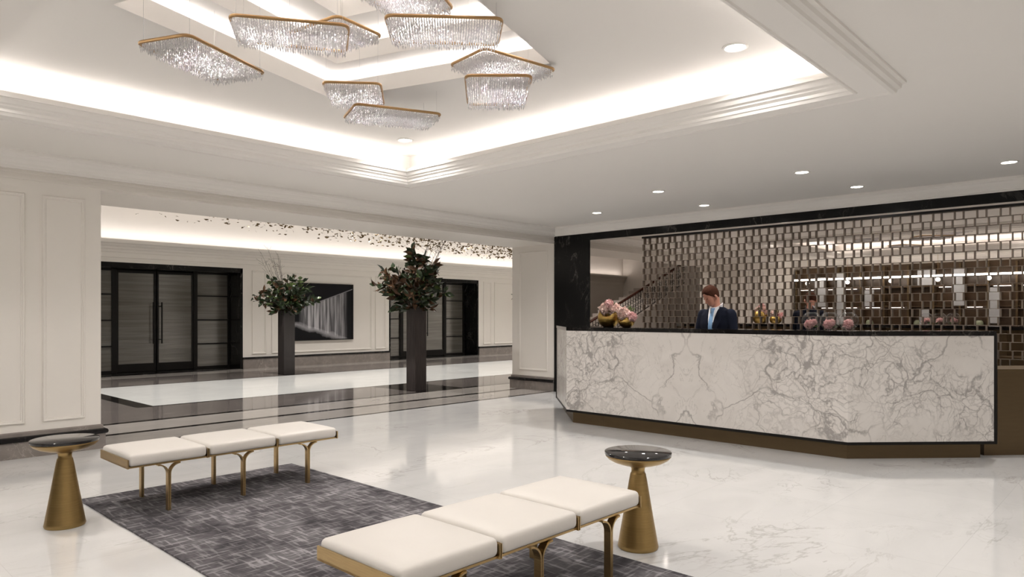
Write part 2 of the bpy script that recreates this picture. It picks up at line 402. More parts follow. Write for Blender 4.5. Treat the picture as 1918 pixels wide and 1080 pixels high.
# ------------------------------------------------------------------ mesh helpers
class MB:
    def __init__(s): s.v = []; s.f = []; s.mi = []; s.cur = 0
    def add(s, vs, fs):
        o = len(s.v); s.v += [tuple(v) for v in vs]
        for f in fs: s.f.append(tuple(i + o for i in f)); s.mi.append(s.cur)
        return s
    def box(s, x0, x1, y0, y1, z0, z1, M4=None):
        vs = [Vector((x, y, z)) for z in (z0, z1) for y in (y0, y1) for x in (x0, x1)]
        if M4: vs = [M4 @ v for v in vs]
        return s.add(vs, [(0, 2, 3, 1), (4, 5, 7, 6), (0, 1, 5, 4), (2, 6, 7, 3), (0, 4, 6, 2), (1, 3, 7, 5)])
    def prism(s, poly, z0, z1, M4=None):
        n = len(poly)
        vs = [Vector((x, y, z0)) for x, y in poly] + [Vector((x, y, z1)) for x, y in poly]
        if M4: vs = [M4 @ v for v in vs]
        fs = [tuple(reversed(range(n))), tuple(range(n, 2 * n))] + [(i, (i + 1) % n, (i + 1) % n + n, i + n) for i in range(n)]
        return s.add(vs, fs)
    def lathe(s, prof, n=32, c=(0, 0, 0), cap=True):
        vs = []; fs = []
        for r, z in prof:
            for k in range(n):
                a = 2 * PI * k / n
                vs.append((c[0] + r * math.cos(a), c[1] + r * math.sin(a), c[2] + z))
        for i in range(len(prof) - 1):
            for k in range(n):
                a = i * n + k; b = i * n + (k + 1) % n
                fs.append((a, b, b + n, a + n))
        if cap:
            fs.append(tuple(reversed(range(n)))); fs.append(tuple(range((len(prof) - 1) * n, len(prof) * n)))
        return s.add(vs, fs)
    def tube(s, pts, r, n=8, closed=False, r2=None):
        pts = [Vector(p) for p in pts]; m = len(pts); vs = []; fs = []
        up = None
        for i, p in enumerate(pts):
            if closed: t = pts[(i + 1) % m] - pts[i - 1]
            else: t = pts[min(i + 1, m - 1)] - pts[max(i - 1, 0)]
            t = t.normalized() if t.length > 1e-9 else Vector((0, 0, 1))
            if up is None: up = Vector((0, 0, 1)) if abs(t.z) < 0.9 else Vector((1, 0, 0))
            a = t.cross(up)
            if a.length < 1e-6: a = t.cross(Vector((0, 1, 0)))
            a.normalize(); b = a.cross(t).normalized(); up = b
            rr = r if r2 is None else r + (r2 - r) * i / max(1, m - 1)
            for k in range(n):
                q = 2 * PI * k / n
                vs.append(p + a * math.cos(q) * rr + b * math.sin(q) * rr)
        last = m if closed else m - 1
        for i in range(last):
            for k in range(n):
                a0 = i * n + k; b0 = i * n + (k + 1) % n; j = ((i + 1) % m) * n
                fs.append((a0, b0, j + (k + 1) % n, j + k))
        if not closed:
            fs.append(tuple(reversed(range(n)))); fs.append(tuple(range((m - 1) * n, m * n)))
        return s.add(vs, fs)
    def sweep(s, path, prof, mapper, closed=True):
        """profile points (a, b): a = offset to the left of the path with mitred corners, b = passed to mapper(x, y, b)"""
        m = len(path); k = len(prof); vs = []
        for i in range(m):
            p = Vector(path[i])
            if closed or 0 < i < m - 1:
                d0 = (p - Vector(path[i - 1])).normalized(); d1 = (Vector(path[(i + 1) % m]) - p).normalized()
            elif i == 0: d0 = d1 = (Vector(path[1]) - p).normalized()
            else: d0 = d1 = (p - Vector(path[i - 1])).normalized()
            n0 = Vector((-d0.y, d0.x)); n1 = Vector((-d1.y, d1.x))
            mt = (n0 + n1).normalized(); sc = 1 / max(0.2, mt.dot(n0))
            for a, b in prof:
                q = p + mt * a * sc
                vs.append(mapper(q.x, q.y, b))
        fs = []
        for i in range(m if closed else m - 1):
            j = (i + 1) % m
            for t in range(k - 1): fs.append((i * k + t, j * k + t, j * k + t + 1, i * k + t + 1))
        return s.add(vs, fs)
    def sphere(s, c, r, n=10, m=8, sc=(1, 1, 1)):
        prof = [(max(1e-4, math.sin(PI * i / m)) * r, -math.cos(PI * i / m) * r) for i in range(m + 1)]
        o = len(s.v); s.lathe(prof, n)
        for i in range(o, len(s.v)):
            v = s.v[i]; s.v[i] = (v[0] * sc[0] + c[0], v[1] * sc[1] + c[1], v[2] * sc[2] + c[2])
        return s
    def xf(s, M4, start=0):
        for i in range(start, len(s.v)): s.v[i] = tuple(M4 @ Vector(s.v[i]))
        return s
    def build(s, name, mat, parent=None, smooth=False, recalc=True, **props):
        me = bpy.data.meshes.new(name)
        me.from_pydata([tuple(v) for v in s.v], [], s.f)
        mats = mat if isinstance(mat, (list, tuple)) else [mat]
        for m in mats: me.materials.append(m)
        if len(mats) > 1:
            for p, i in zip(me.polygons, s.mi): p.material_index = i
        if recalc:
            bm = bmesh.new(); bm.from_mesh(me)
            bmesh.ops.recalc_face_normals(bm, faces=bm.faces[:]); bm.to_mesh(me); bm.free()
        if smooth:
            for p in me.polygons: p.use_smooth = True
            try: me.set_sharp_from_angle(angle=math.radians(38))
            except Exception: pass
        o = bpy.data.objects.new(name, me); scene.collection.objects.link(o)
        if parent: o.parent = parent
        for k, v in props.items(): o[k] = v
        return o

def thing(name, label, cat, loc=(0, 0, 0), rz=0.0, group=None):
    o = bpy.data.objects.new(name, None); scene.collection.objects.link(o)
    o.empty_display_size = 0.2
    o.location = loc; o.rotation_euler = (0, 0, rz)
    o['label'] = label; o['category'] = cat
    if group: o['group'] = group
    return o

def tag(o, label, cat, group=None, loc=None):
    o['label'] = label; o['category'] = cat
    if group: o['group'] = group
    if loc: o.location = loc
    return o

def struct(name, mb, mat, **kw):
    o = mb.build(name, mat, **kw); o['kind'] = 'structure'; return o

def copy_tree(o, parent=None):
    c = o.copy(); scene.collection.objects.link(c)
    if parent: c.parent = parent
    for ch in list(o.children): copy_tree(ch, c)
    return c

def arc(cx, cy, r, a0, a1, n):
    return [(cx + r * math.cos(a0 + (a1 - a0) * i / n), cy + r * math.sin(a0 + (a1 - a0) * i / n)) for i in range(n + 1)]

def round_poly(pts, r, n=6):
    out = []; m = len(pts)
    for i in range(m):
        p = Vector(pts[i]); a = (Vector(pts[i - 1]) - p); b = (Vector(pts[(i + 1) % m]) - p)
        la, lb = a.length, b.length; a.normalize(); b.normalize()
        ang = a.angle(b); t = min(r / math.tan(ang / 2), la * 0.45, lb * 0.45)
        p0 = p + a * t; p1 = p + b * t
        for k in range(n + 1):
            u = k / n
            q = p0 * (1 - u) ** 2 + p * 2 * u * (1 - u) + p1 * u ** 2
            out.append((q.x, q.y))
    return out

def soft_box(mb, x0, x1, y0, y1, z0, z1, r, crown=0.0, mid=6):
    """cushion: box with rounded edges, domed top"""
    hx, hy, hz = (x1 - x0) / 2, (y1 - y0) / 2, (z1 - z0) / 2
    cx, cy, cz = (x0 + x1) / 2, (y0 + y1) / 2, (z0 + z1) / 2
    r = min(r, hx * 0.95, hy * 0.95, hz * 0.95)
    def coords(h, m):
        e = [-h, -h + r * 0.15, -h + r * 0.45, -h + r]
        inner = [-h + r + (2 * h - 2 * r) * i / m for i in range(1, m)]
        return e + inner + [-c for c in reversed(e)]
    X, Y, Z = coords(hx, mid), coords(hy, mid), coords(hz, 2)
    idx = {}; vs = []; fs = []
    def vid(i, j, k):
        key = (i, j, k)
        if key not in idx:
            p = Vector((X[i], Y[j], Z[k]))
            q = Vector((max(-hx + r, min(hx - r, p.x)), max(-hy + r, min(hy - r, p.y)), max(-hz + r, min(hz - r, p.z))))
            d = p - q
            if d.length > 1e-9: p = q + d.normalized() * r
            if p.z > 0: p.z += crown * max(0, 1 - (p.x / hx) ** 4) * max(0, 1 - (p.y / hy) ** 4) * (p.z / hz)
            idx[key] = len(vs); vs.append((p.x + cx, p.y + cy, p.z + cz))
        return idx[key]
    nx, ny, nz = len(X) - 1, len(Y) - 1, len(Z) - 1
    for i in range(nx):
        for j in range(ny):
            for k in (0, nz): fs.append((vid(i, j, k), vid(i + 1, j, k), vid(i + 1, j + 1, k), vid(i, j + 1, k)))
    for i in range(nx):
        for k in range(nz):
            for j in (0, ny): fs.append((vid(i, j, k), vid(i + 1, j, k), vid(i + 1, j, k + 1), vid(i, j, k + 1)))
    for j in range(ny):
        for k in range(nz):
            for i in (0, nx): fs.append((vid(i, j, k), vid(i, j + 1, k), vid(i, j + 1, k + 1), vid(i, j, k + 1)))
    mb.add(vs, fs); return mb

# ------------------------------------------------------------------ floor
def build_floor():
    xs = [-6.2, -1.6, 3.82, 4.08, 8.1, 8.25, 9.2, 9.35, 22.0]
    ys = [-3.2, 8.21, 8.29, 8.95, 9.07, 9.83, 9.95, 11.33, 11.42, 14.90, 14.98, 15.0, 16.1, 16.60, 16.68, 18.6]
    mats = [M['white'], M['black'], M['beige'], M['taupe'], M['greywhite']]
    W, B, E_, T, G = range(5)
    mb = MB()
    for i in range(len(xs) - 1):
        for j in range(len(ys) - 1):
            xc = (xs[i] + xs[i + 1]) / 2; yc = (ys[j] + ys[j + 1]) / 2
            if yc < 8.21: m = W
            elif yc < 8.29: m = B
            elif yc < 8.95: m = E_
            elif yc < 9.07: m = B
            elif yc < 9.83: m = E_
            elif yc < 9.95: m = B
            elif yc < 11.33: m = B if 8.1 < xc < 9.2 else T
            elif yc < 14.98:
                if yc < 11.42 and xc > 3.82: m = B
                elif xc > 4.08: m = B if yc > 14.9 else G
                elif xc > 3.82: m = B
                else: m = T
            elif yc < 16.6: m = B if (8.25 < xc < 9.35 and 15.0 < yc < 16.1) else T
            elif yc < 16.68: m = B
            else: m = E_
            mb.cur = m
            mb.add([(xs[i], ys[j], 0), (xs[i + 1], ys[j], 0), (xs[i + 1], ys[j + 1], 0), (xs[i], ys[j + 1], 0)], [(0, 1, 2, 3)])
    mb.cur = W
    mb.box(-6.2, 22, -3.2, 18.6, -0.15, -0.02)
    return struct('floor', mb, mats, recalc=False)
build_floor()

# ------------------------------------------------------------------ main room shell
XR = 9.9; YB = 8.2; XW = -1.6; YN = -3.0; HDR = 2.71
OX0, OX1 = TX0 - 0.20, TX1 + 0.20            # outer tray walls
OY0, OY1 = TY0 - 0.20, TY1 + 0.20
mb = MB()
for a in ((XW, OX0, YN, YB), (OX1, XR, YN, YB), (OX0, OX1, YN, OY0), (OX0, OX1, OY1, YB)):
    mb.box(a[0], a[1], a[2], a[3], CEIL, CEIL + 0.05)
struct('ceiling', mb, M['ceil'])
mb = MB()   # tray side walls and upper ceiling with the rotated square hole
t = 0.04
mb.box(OX0 - t, OX0, OY0 - t, OY1 + t, CEIL + 0.05, TZ + 0.04)
mb.box(OX1, OX1 + t, OY0 - t, OY1 + t, CEIL + 0.05, TZ + 0.04)
mb.box(OX0, OX1, OY0 - t, OY0, CEIL + 0.05, TZ + 0.04)
mb.box(OX0, OX1, OY1, OY1 + t, CEIL + 0.05, TZ + 0.04)
def sq(h, z, c=SQ_C):
    return [(c[0] + math.cos(SQ_A + PI / 4 + k * PI / 2) * h * math.sqrt(2), c[1] + math.sin(SQ_A + PI / 4 + k * PI / 2) * h * math.sqrt(2), z) for k in range(4)]
def ring_slab(mb, outer, inner, th):
    """flat slab between two four-cornered loops given in matching order"""
    n = 4
    vs = list(outer) + list(inner) + [(x, y, z + th) for x, y, z in outer] + [(x, y, z + th) for x, y, z in inner]
    fs = []
    for i in range(n):
        j = (i + 1) % n
        fs += [(i, j, n + j, n + i), (2 * n + i, 3 * n + i, 3 * n + j, 2 * n + j), (n + i, n + j, 3 * n + j, 3 * n + i), (i, 2 * n + i, 2 * n + j, j)]
    mb.add(vs, fs)
corners = [(OX1, OY1, TZ), (OX0, OY1, TZ), (OX0, OY0, TZ), (OX1, OY0, TZ)]
ring_slab(mb, corners, sq(1.014, TZ), 0.02)
struct('trim_1', mb, M['ceil'])
mb = MB()   # stepped coffer above the hole
lv = SQ_LEVELS
for i, (h, z) in enumerate(lv):
    inn, out = sq(h, z), sq(h + 0.015, z)
    ring_slab(mb, out, inn, 0.13)                                   # lip that hides the strip
    ring_slab(mb, sq(h + 0.17, z + 0.022), sq(h + 0.015, z + 0.022), 0.01)   # shelf
    top = z + 0.22
    ring_slab(mb, sq(h + 0.19, z + 0.022), sq(h + 0.17, z + 0.022), 0.21)          # outer wall of the pocket
    if i + 1 < len(lv): ring_slab(mb, sq(h + 0.18, lv[i + 1][1]), sq(lv[i + 1][0] + 0.014, lv[i + 1][1]), 0.01)
    else:
        q = sq(h + 0.18, top); mb.add(q + [(x, y, z2 + 0.02) for x, y, z2 in q], [(0, 1, 2, 3), (7, 6, 5, 4)])
struct('trim_2', mb, M['ceil'])

# moulded ring round the tray: profile offset a to the inside (path runs anticlockwise, left = inside)
RX0, RX1, RY0, RY1 = 0.10, 5.27, 1.345, 6.60
mb = MB()
prof = [(-0.05, 3.0), (-0.05, 2.985), (-0.03, 2.975), (-0.025, 2.95), (-0.005, 2.935), (0.0, 2.915), (0.02, 2.905), (0.035, 2.905), (0.04, 2.915), (0.19, 2.915),
        (0.195, 2.905), (0.21, 2.905), (0.225, 2.925), (0.235, 2.93), (0.24, 2.95), (0.265, 2.965), (0.27, 2.975), (0.29, 2.985), (0.31, 3.01), (0.315, 3.02), (0.33, 3.02), (0.33, 3.06), (0.315, 3.06), (0.30, 3.04), (0.20, 3.04)]
path = [(RX0, RY0), (RX1, RY0), (RX1, RY1), (RX0, RY1)]
mb.sweep(path, prof, lambda x, y, b: (x, y, b))
struct('trim_3', mb, M['ceil'])
mb = MB()   # glowing LED strips lying in the cove
mb.box(TX0, TX1, TY1 + 0.06, TY1 + 0.075, 3.06, 3.066); mb.box(TX0, TX1, TY0 - 0.075, TY0 - 0.06, 3.06, 3.066)
mb.box(TX1 + 0.06, TX1 + 0.075, TY0, TY1, 3.06, 3.066); mb.box(TX0 - 0.075, TX0 - 0.06, TY0, TY1, 3.06, 3.066)
struct('trim_4', mb, M['strip'])

# walls
mb = MB(); mb.box(XW - 0.3, 2.41, YB, 9.27, 0, HDR); mb.box(XW - 0.3, 11.1, YB, 9.27, HDR, 4.0)
struct('wall_left', mb, M['paint'])
mb = MB(); mb.box(XR, 11.1, YB, 9.27, 0, HDR)
struct('wall_pillar', mb, M['paint'])
mb = MB(); mb.box(XR + 0.02, 10.2, YN, YB, 0, 3.3)
struct('wall_right', mb, M['paint'])
mb = MB(); mb.box(XW - 0.3, XW, YN - 0.3, YB, 0, 3.3)
struct('wall_behind', mb, M['paint'])
mb = MB(); mb.box(XW, XR + 0.3, YN - 0.3, YN, 0, 3.3)
struct('wall_near', mb, M['paint'])
# black marble on the screen wall: pilaster beside the mirror, band above it
mb = MB(); mb.box(XR - 0.02, XR + 0.02, 7.40, YB - 0.001, 0, 2.84); mb.box(XR - 0.02, XR + 0.02, YN, 7.40, 2.72, 2.84)
struct('trim_5', mb, M['blackwall'])
mb = MB(); mb.box(XR - 0.005, XR + 0.015, YN + 0.02, 7.40, 0, 2.72)
mir = mb.build('wall_mirror', M['mirror']); mir['kind'] = 'structure'

# crown mouldings, main room
crown = [(0.0, 2.83), (0.018, 2.83), (0.018, 2.855), (0.03, 2.862), (0.036, 2.885), (0.06, 2.915), (0.066, 2.93), (0.082, 2.955), (0.095, 2.962), (0.1, 2.975), (0.1, 3.0)]
mb = MB(); mb.sweep([(XR, YN), (XR, YB), (XW, YB), (XW, YN)], crown, lambda x, y, b: (x, y, b))
struct('trim_6', mb, M['ceil'])
# thin beads on the header face
mb = MB()
for z, h, d in ((2.795, 0.012, 0.012), (2.735, 0.02, 0.015)):
    mb.box(XW, XR - 0.03, YB - d, YB, z, z + h)
struct('trim_7', mb, M['paint'])

def frame_moulding(mb, u0, u1, z0, z1, mp, w=0.035, d=0.018):
    """rectangular applied panel moulding; mp(u, z, d) -> 3D"""
    pr = [(0, 0), (0.0, d * 0.6), (w * 0.2, d), (w * 0.45, d * 0.95), (w * 0.55, d * 0.55), (w * 0.85, d * 0.5), (w, 0)]
    mb.sweep([(u0, z0), (u1, z0), (u1, z1), (u0, z1)], pr, mp)
front = lambda u, z, d: (u, YB - d, z)
mb = MB()
frame_moulding(mb, 1.885, 2.26, 0.335, 2.60, front); frame_moulding(mb, 1.35, 1.735, 0.335, 2.60, front)
frame_moulding(mb, 0.80, 1.20, 0.335, 2.60, front)
struct('trim_8', mb, M['paint'])
mb = MB(); frame_moulding(mb, 8.37, 9.08, 0.36, 2.60, lambda u, z, d: (XR - d, u, z))
struct('trim_9', mb, M['paint'])

# baseboards: (taupe marble with black cap)
def baseboard(name, path, closed=False):
    lo = [(0, 0), (0.035, 0), (0.035, 0.165), (0, 0.165)]
    cap = [(0, 0.16), (0.045, 0.16), (0.055, 0.17), (0.058, 0.19), (0.05, 0.205), (0.035, 0.212), (0.0, 0.212)]
    up = [(0, 0.21), (0.02, 0.21), (0.018, 0.245), (0, 0.255)]
    mb = MB()
    mb.cur = 0; mb.sweep(path, lo, lambda x, y, b: (x, y, b), closed)
    mb.cur = 1; mb.sweep(path, cap, lambda x, y, b: (x, y, b), closed)
    mb.cur = 0; mb.sweep(path, up, lambda x, y, b: (x, y, b), closed)
    struct(name, mb, [M['basemarble'], M['black']])
baseboard('baseboard_left', [(2.41, 9.27), (2.41, YB), (XW, YB)])
baseboard('baseboard_pillar', [(XR, YB - 0.0), (XR, 9.27), (11.1, 9.27)])

# ------------------------------------------------------------------ gallery behind the opening
YG = 17.6; YD = 18.3; GZ = 3.95
D1 = (4.70, 8.50); D2 = (13.2, 17.06)
mb = MB()
for x0, x1 in ((-6.2, D1[0]), (D1[1], D2[0]), (D2[1], 22)): mb.box(x0, x1, YG, YG + 0.9, 0, 2.62)
mb.box(-6.2, 22, YG, YG + 0.9, 2.62, 4.1)
struct('wall_back', mb, M['paint'])
mb = MB(); mb.box(-6.2, 22, 9.27, YG + 0.3, GZ, GZ + 0.1)
struct('ceiling_gallery', mb, M['ceil'])
mb = MB(); mb.box(-6.5, -6.2, 9, 18.5, 0, 4.1); struct('wall_gallery_left', mb, M['paint'])
mb = MB(); mb.box(22, 22.3, 9, 18.5, 0, 4.1); struct('wall_gallery_right', mb, M['paint'])
mb = MB(); mb.box(11.1, 22.3, 9.0, 9.27, 0, 4.1); mb.box(-6.5, XW - 0.3, 9.0, 9.27, 0, 4.1); struct('wall_gallery_front', mb, M['paint'])
# cornice with cove on the back wall
corn = [(0, 2.68), (0.02, 2.68), (0.02, 2.72), (0.035, 2.73), (0.035, 2.84), (0.05, 2.85), (0.06, 2.90), (0.09, 2.93), (0.10, 2.96), (0.15, 3.0), (0.17, 3.03), (0.23, 3.05), (0.24, 3.08), (0.24, 3.13), (0.225, 3.13), (0.22, 3.06), (0.0, 3.06)]
mb = MB(); mb.sweep([(22, YG), (-6.2, YG)], corn, lambda x, y, b: (x, y, b), False)
struct('trim_10', mb, M['paint'])
mb = MB(); mb.box(-6, 22, YG - 0.14, YG - 0.12, 3.06, 3.066); struct('trim_11', mb, M['strip'])
back = lambda u, z, d: (u, YG - d, z)
mb = MB()
for u0, u1 in ((8.75, 9.15), (9.30, 12.55), (12.68, 13.08), (17.3, 17.7), (17.85, 21.0), (3.6, 4.5), (-3, 3.4)): frame_moulding(mb, u0, u1, 0.37, 2.58, back, 0.05, 0.025)
struct('trim_12', mb, M['paint'])
def base2(name, x0, x1):
    mb = MB(); mb.cur = 0; mb.box(x0, x1, YG - 0.05, YG, 0, 0.25); mb.cur = 1; mb.box(x0, x1, YG - 0.07, YG, 0.25, 0.30)
    struct(name, mb, [M['basemarble'], M['black']])
base2('baseboard_back', D1[1], D2[0]); base2('baseboard_back_right', D2[1], 22); base2('baseboard_back_left', -6.2, D1[0])

def make_door(name, x0, x1):
    """black framed glazed entrance: reveal, header, two leaves with long pulls, four-pane sidelights"""
    cx = (x0 + x1) / 2
    t = thing(name, '', 'door', (cx, YD, 0)); del t['label']; del t['category']; t['kind'] = 'structure'
    w = (x1 - x0) / 2
    mb = MB()
    for s in (-1, 1): mb.box(min(s * w, s * (w - 0.06)), max(s * w, s * (w - 0.06)), -0.705, 0.1, 0, 2.60)
    mb.box(-w, w, -0.705, 0.1, 2.50, 2.62); mb.box(-w, w, -0.72, 0.0, 0.0, 0.02)
    mb.build('stone_surround', M['blackwall'], t)
    mb = MB()
    xs_m = (0.97, 1.05)
    for s in (-1, 1):
        a, b = sorted((s * 0.90, s * 1.0)); mb.box(a, b, -0.06, 0.04, 0.02, 2.50)
        a, b = sorted((s * 1.80, s * (w - 0.05))); mb.box(a, b, -0.06, 0.04, 0.02, 2.50)
        for z in (0.02, 0.64, 1.26, 1.88, 2.46):
            a, b = sorted((s * 1.0, s * 1.80)); mb.box(a, b, -0.05, 0.03, z, z + (0.06 if z in (0.02, 2.46) else 0.035))
    mb.build('door_frame', M['blackmetal'], t)
    for s in (-1, 1):
        mb = MB(); a, b = sorted((s * 1.0, s * 1.80)); mb.box(a, b, -0.012, 0.0, 0.05, 2.48)
        mb.build('sidelight_glass', M['doorglass'], t)
        mb = MB()
        a, b = sorted((s * 0.012, s * 0.055)); mb.box(a, b, -0.05, 0.02, 0.03, 2.48)
        a, b = sorted((s * 0.86, s * 0.895)); mb.box(a, b, -0.05, 0.02, 0.03, 2.48)
        a, b = sorted((s * 0.055, s * 0.86)); mb.box(a, b, -0.05, 0.02, 0.03, 0.22); mb.box(a, b, -0.05, 0.02, 2.42, 2.48)
        leaf = mb.build('door_leaf', M['blackmetal'], t)
        mb = MB(); mb.box(a, b, -0.02, -0.008, 0.21, 2.43); mb.build('glass_pane', M['doorglass'], leaf)
        mb = MB(); mb.tube([(s * 0.10, -0.13, 0.70), (s * 0.10, -0.13, 1.72)], 0.018, 10)
        for z in (0.8, 1.62): mb.tube([(s * 0.10, -0.13, z), (s * 0.06, -0.02, z)], 0.012, 8)
        mb.build('door_handle', M['blackmetal'], leaf, smooth=True)
    mb = MB(); mb.box(-w, w, 0.16, 0.2, 0, 2.6); mb.build('vestibule_backing', M['blackmetal'], t)
    return t
make_door('door_1', *D1); make_door('door_2', *D2)

# ------------------------------------------------------------------ downlights
dl_names = ['nearest the black pilaster', 'above the left half of the reception desk, front row', 'close to the screen, left one of the back pair',
            'above the right half of the reception desk, front row', 'close to the screen, right one of the back pair', 'at the far right edge of the ceiling',
            'in the tray ceiling at its right end, largest of all', 'in the tray ceiling at its far corner, below the hanging crystal lights']
def make_downlight():
    t = thing('downlight', '', 'ceiling light')
    mb = MB(); mb.lathe([(0.088, 0.0), (0.088, -0.006), (0.072, -0.009), (0.066, -0.004), (0.066, 0.0)], 28, cap=False)
    mb.build('trim_ring', M['trimring'], t, smooth=True)
    mb = MB(); mb.lathe([(0.001, -0.003), (0.067, -0.003), (0.067, -0.0005), (0.001, -0.0005)], 28, cap=False)
    mb.build('lens', M['lamp'], t)
    return t
dl0 = make_downlight()
for i, (x, y, z, w) in enumerate(MAIN_DL):
    o = dl0 if i == 0 else copy_tree(dl0)
    o.location = (x, y, z); o['label'] = 'round recessed downlight ' + dl_names[i]; o['group'] = 'recessed ceiling downlights'

# ------------------------------------------------------------------ reception desk
def make_desk():
    yc = 3.97
    t = thing('reception_desk', 'long white marble reception desk with grey veins and bronze plinth', 'desk', (7.12, yc, 0))
    A = (1.05, 1.0)                       # chamfer run in x and y
    h = 1.73
    ex, ey = A[0], h + A[1] + 0.03
    outer = [(0, h), (0, -h), (ex, -ey), (ex + 0.33, -ey + 0.35), (0.46, -h + 0.20), (0.46, h - 0.20), (ex + 0.33, ey - 0.35), (ex, ey)]
    def inset(poly, d):
        out = []; m = len(poly)
        for i in range(m):
            p = Vector(poly[i]); d0 = (p - Vector(poly[i - 1])).normalized(); d1 = (Vector(poly[(i + 1) % m]) - p).normalized()
            n0 = Vector((-d0.y, d0.x)); n1 = Vector((-d1.y, d1.x)); mt = (n0 + n1).normalized()
            out.append(tuple(p + mt * d / max(0.3, mt.dot(n0))))
        return out
    # marble slabs on the three outward faces
    mb = MB(); mb.box(0.0, 0.04, -h, h, 0.175, 1.20); mb.build('front_panel', M['desk'], t)
    for s, nm in ((1, 'left'), (-1, 'right')):
        p0 = Vector((0, s * h)); p1 = Vector((A[0], s * (h + A[1] + 0.03))); d = (p1 - p0).normalized(); n = Vector((d.y, -d.x)) * (1 if s > 0 else -1)
        n = Vector((abs(n.x), -abs(n.y) * s)) * 0.04
        p1 = p1 - d * 0.02
        poly = [tuple(p0), tuple(p1), tuple(p1 + n), tuple(p0 + n)]
        mb = MB(); mb.prism(poly, 0.175, 1.20); mb.build('side_panel', M['desk'], t)
    body = inset(outer, 0.036)
    mb = MB(); mb.prism(body, 0.15, 1.205); mb.build('carcass', M['bronze'], t)
    mb = MB(); mb.prism(inset(outer, -0.004), 1.20, 1.245); mb.build('countertop', M['black'], t)
    mb = MB(); mb.prism(inset(outer, -0.004), 0.148, 0.176)
    for s in (1, -1):
        x, y = A[0], s * (h + A[1] + 0.02); mb.box(x - 0.012, x + 0.02, y - 0.02, y + 0.015, 0.15, 1.21)
    mb.build('edge_trim', M['blackmetal'], t)
    mb = MB(); mb.prism(inset(outer, 0.09), 0.0, 0.15)
    for k in range(3): y = -1.2 + k * 1.2; mb.box(0.088, 0.092, y - 0.002, y + 0.002, 0.0, 0.148)
    mb.build('plinth', M['bronze'], t)
    return t
make_desk()
# lower bronze return to the right of the desk
t = thing('bronze_credenza', 'low dark bronze return counter at the right end of the marble desk', 'counter', (8.32, 1.33, 0), math.radians(-43.5))
mb = MB(); mb.box(0.0, 1.15, 0.0, 0.45, 0.0, 0.80); mb.build('carcass', M['bronze'], t)
mb = MB(); mb.box(-0.01, 1.16, -0.01, 0.46, 0.80, 0.86); mb.build('countertop', M['bronze'], t)

# ------------------------------------------------------------------ lattice screen in front of the mirror
def lattice():
    t = thing('lattice_screen', 'champagne bronze lattice screen of staggered squares in front of the mirror wall', 'screen', (9.876, 1.2, 0))
    pitch = 0.1155; rows = 27; rz = 0.0985; cols = 44
    mb = MB()
    for j in range(cols + 1):
        for i in range(rows):
            y = j * pitch + (0.012 if (i + j) % 2 else -0.012)
            mb.box(-0.018, 0.018, y - 0.005, y + 0.005, i * rz, (i + 1) * rz)
    mb.build('fins', M['lattice'], t)
    mb = MB()
    for i in range(1, rows + 1):
        mb.box(-0.013, 0.013, -0.01, cols * pitch + 0.01, i * rz - 0.0025, i * rz + 0.0025)
    mb.build('crossbars', M['lattice'], t)
    mb = MB(); mb.box(-0.03, 0.015, -0.03, cols * pitch + 0.02, rows * rz, rows * rz + 0.03)
    mb.build('top_rail', M['blackmetal'], t)
lattice()

# ------------------------------------------------------------------ benches
def make_bench():
    t = thing('bench', '', 'bench')
    P = 0.553; L = 3 * P; D = 0.54; ZB = 0.335
    for k in range(3):
        mb = MB(); soft_box(mb, k * P + 0.009, (k + 1) * P - 0.009, -0.014, D + 0.014, ZB + 0.010, 0.428, 0.026, 0.011)
        mb.build('seat_cushion', M['leather'], t, smooth=True)
    mb = MB()
    mb.box(0, L, 0.0, D, ZB, ZB + 0.011)
    for x0, x1 in ((0.0, 0.008), (L - 0.008, L)): mb.box(x0, x1, -0.014, D + 0.014, ZB, ZB + 0.062)
    for k in (1, 2):
        for x in (k * P - 0.008, k * P + 0.003): mb.box(x, x + 0.005, -0.014, D + 0.014, ZB - 0.002, ZB + 0.065)
    mb.build('seat_frame', M['brass'], t)
    r = 0.075; th = 0.009
    for k in range(3):
        xc = (k + 0.5) * P
        for y0 in (-0.012, D - 0.030):
            mb = MB()
            for s in (-1, 1):
                # flat strap: vertical leg, quarter bend outwards under the frame
                outer_p = [(xc + s * (0.0015), 0.0), (xc + s * 0.0015, ZB - r)]
                cxx = xc + s * (0.0015 + r)
                for q in range(0, 9):
                    a = PI - q / 8 * PI / 2
                    outer_p.append((cxx + s * math.cos(a) * r, ZB - r + math.sin(a) * r))
                inner_p = [(xc + s * (0.0015 + th), 0.0), (xc + s * (0.0015 + th), ZB - r)]
                for q in range(0, 9):
                    a = PI - q / 8 * PI / 2
                    inner_p.append((cxx + s * math.cos(a) * (r - th), ZB - r + math.sin(a) * (r - th)))
                n = len(outer_p); vs = []
                for yy in (y0, y0 + 0.042):
                    vs += [(x, yy, z) for x, z in outer_p] + [(x, yy, z) for x, z in inner_p]
                fs = []
                for i in range(n - 1):
                    fs += [(i, i + 1, n + i + 1, n + i), (2 * n + i, 3 * n + i, 3 * n + i + 1, 2 * n + i + 1),
                           (i, 2 * n + i, 2 * n + i + 1, i + 1), (n + i, n + i + 1, 3 * n + i + 1, 3 * n + i)]
                fs += [(0, n, 3 * n, 2 * n), (n - 1, 3 * n - 1, 4 * n - 1, 2 * n - 1)]
                mb.add(vs, fs)
            mb.build('leg', M['brass'], t)
    return t
b1 = make_bench(); b1.location = (1.685, 5.19, 0.012)
b1['label'] = 'ivory leather three-seat bench on brass legs at the far edge of the rug'
b2 = copy_tree(b1); b2.location = (1.62, 2.115, 0.012)
b2['label'] = 'ivory leather three-seat bench nearest the camera, cut off by the bottom edge'
b1['group'] = b2['group'] = 'ivory and brass benches'

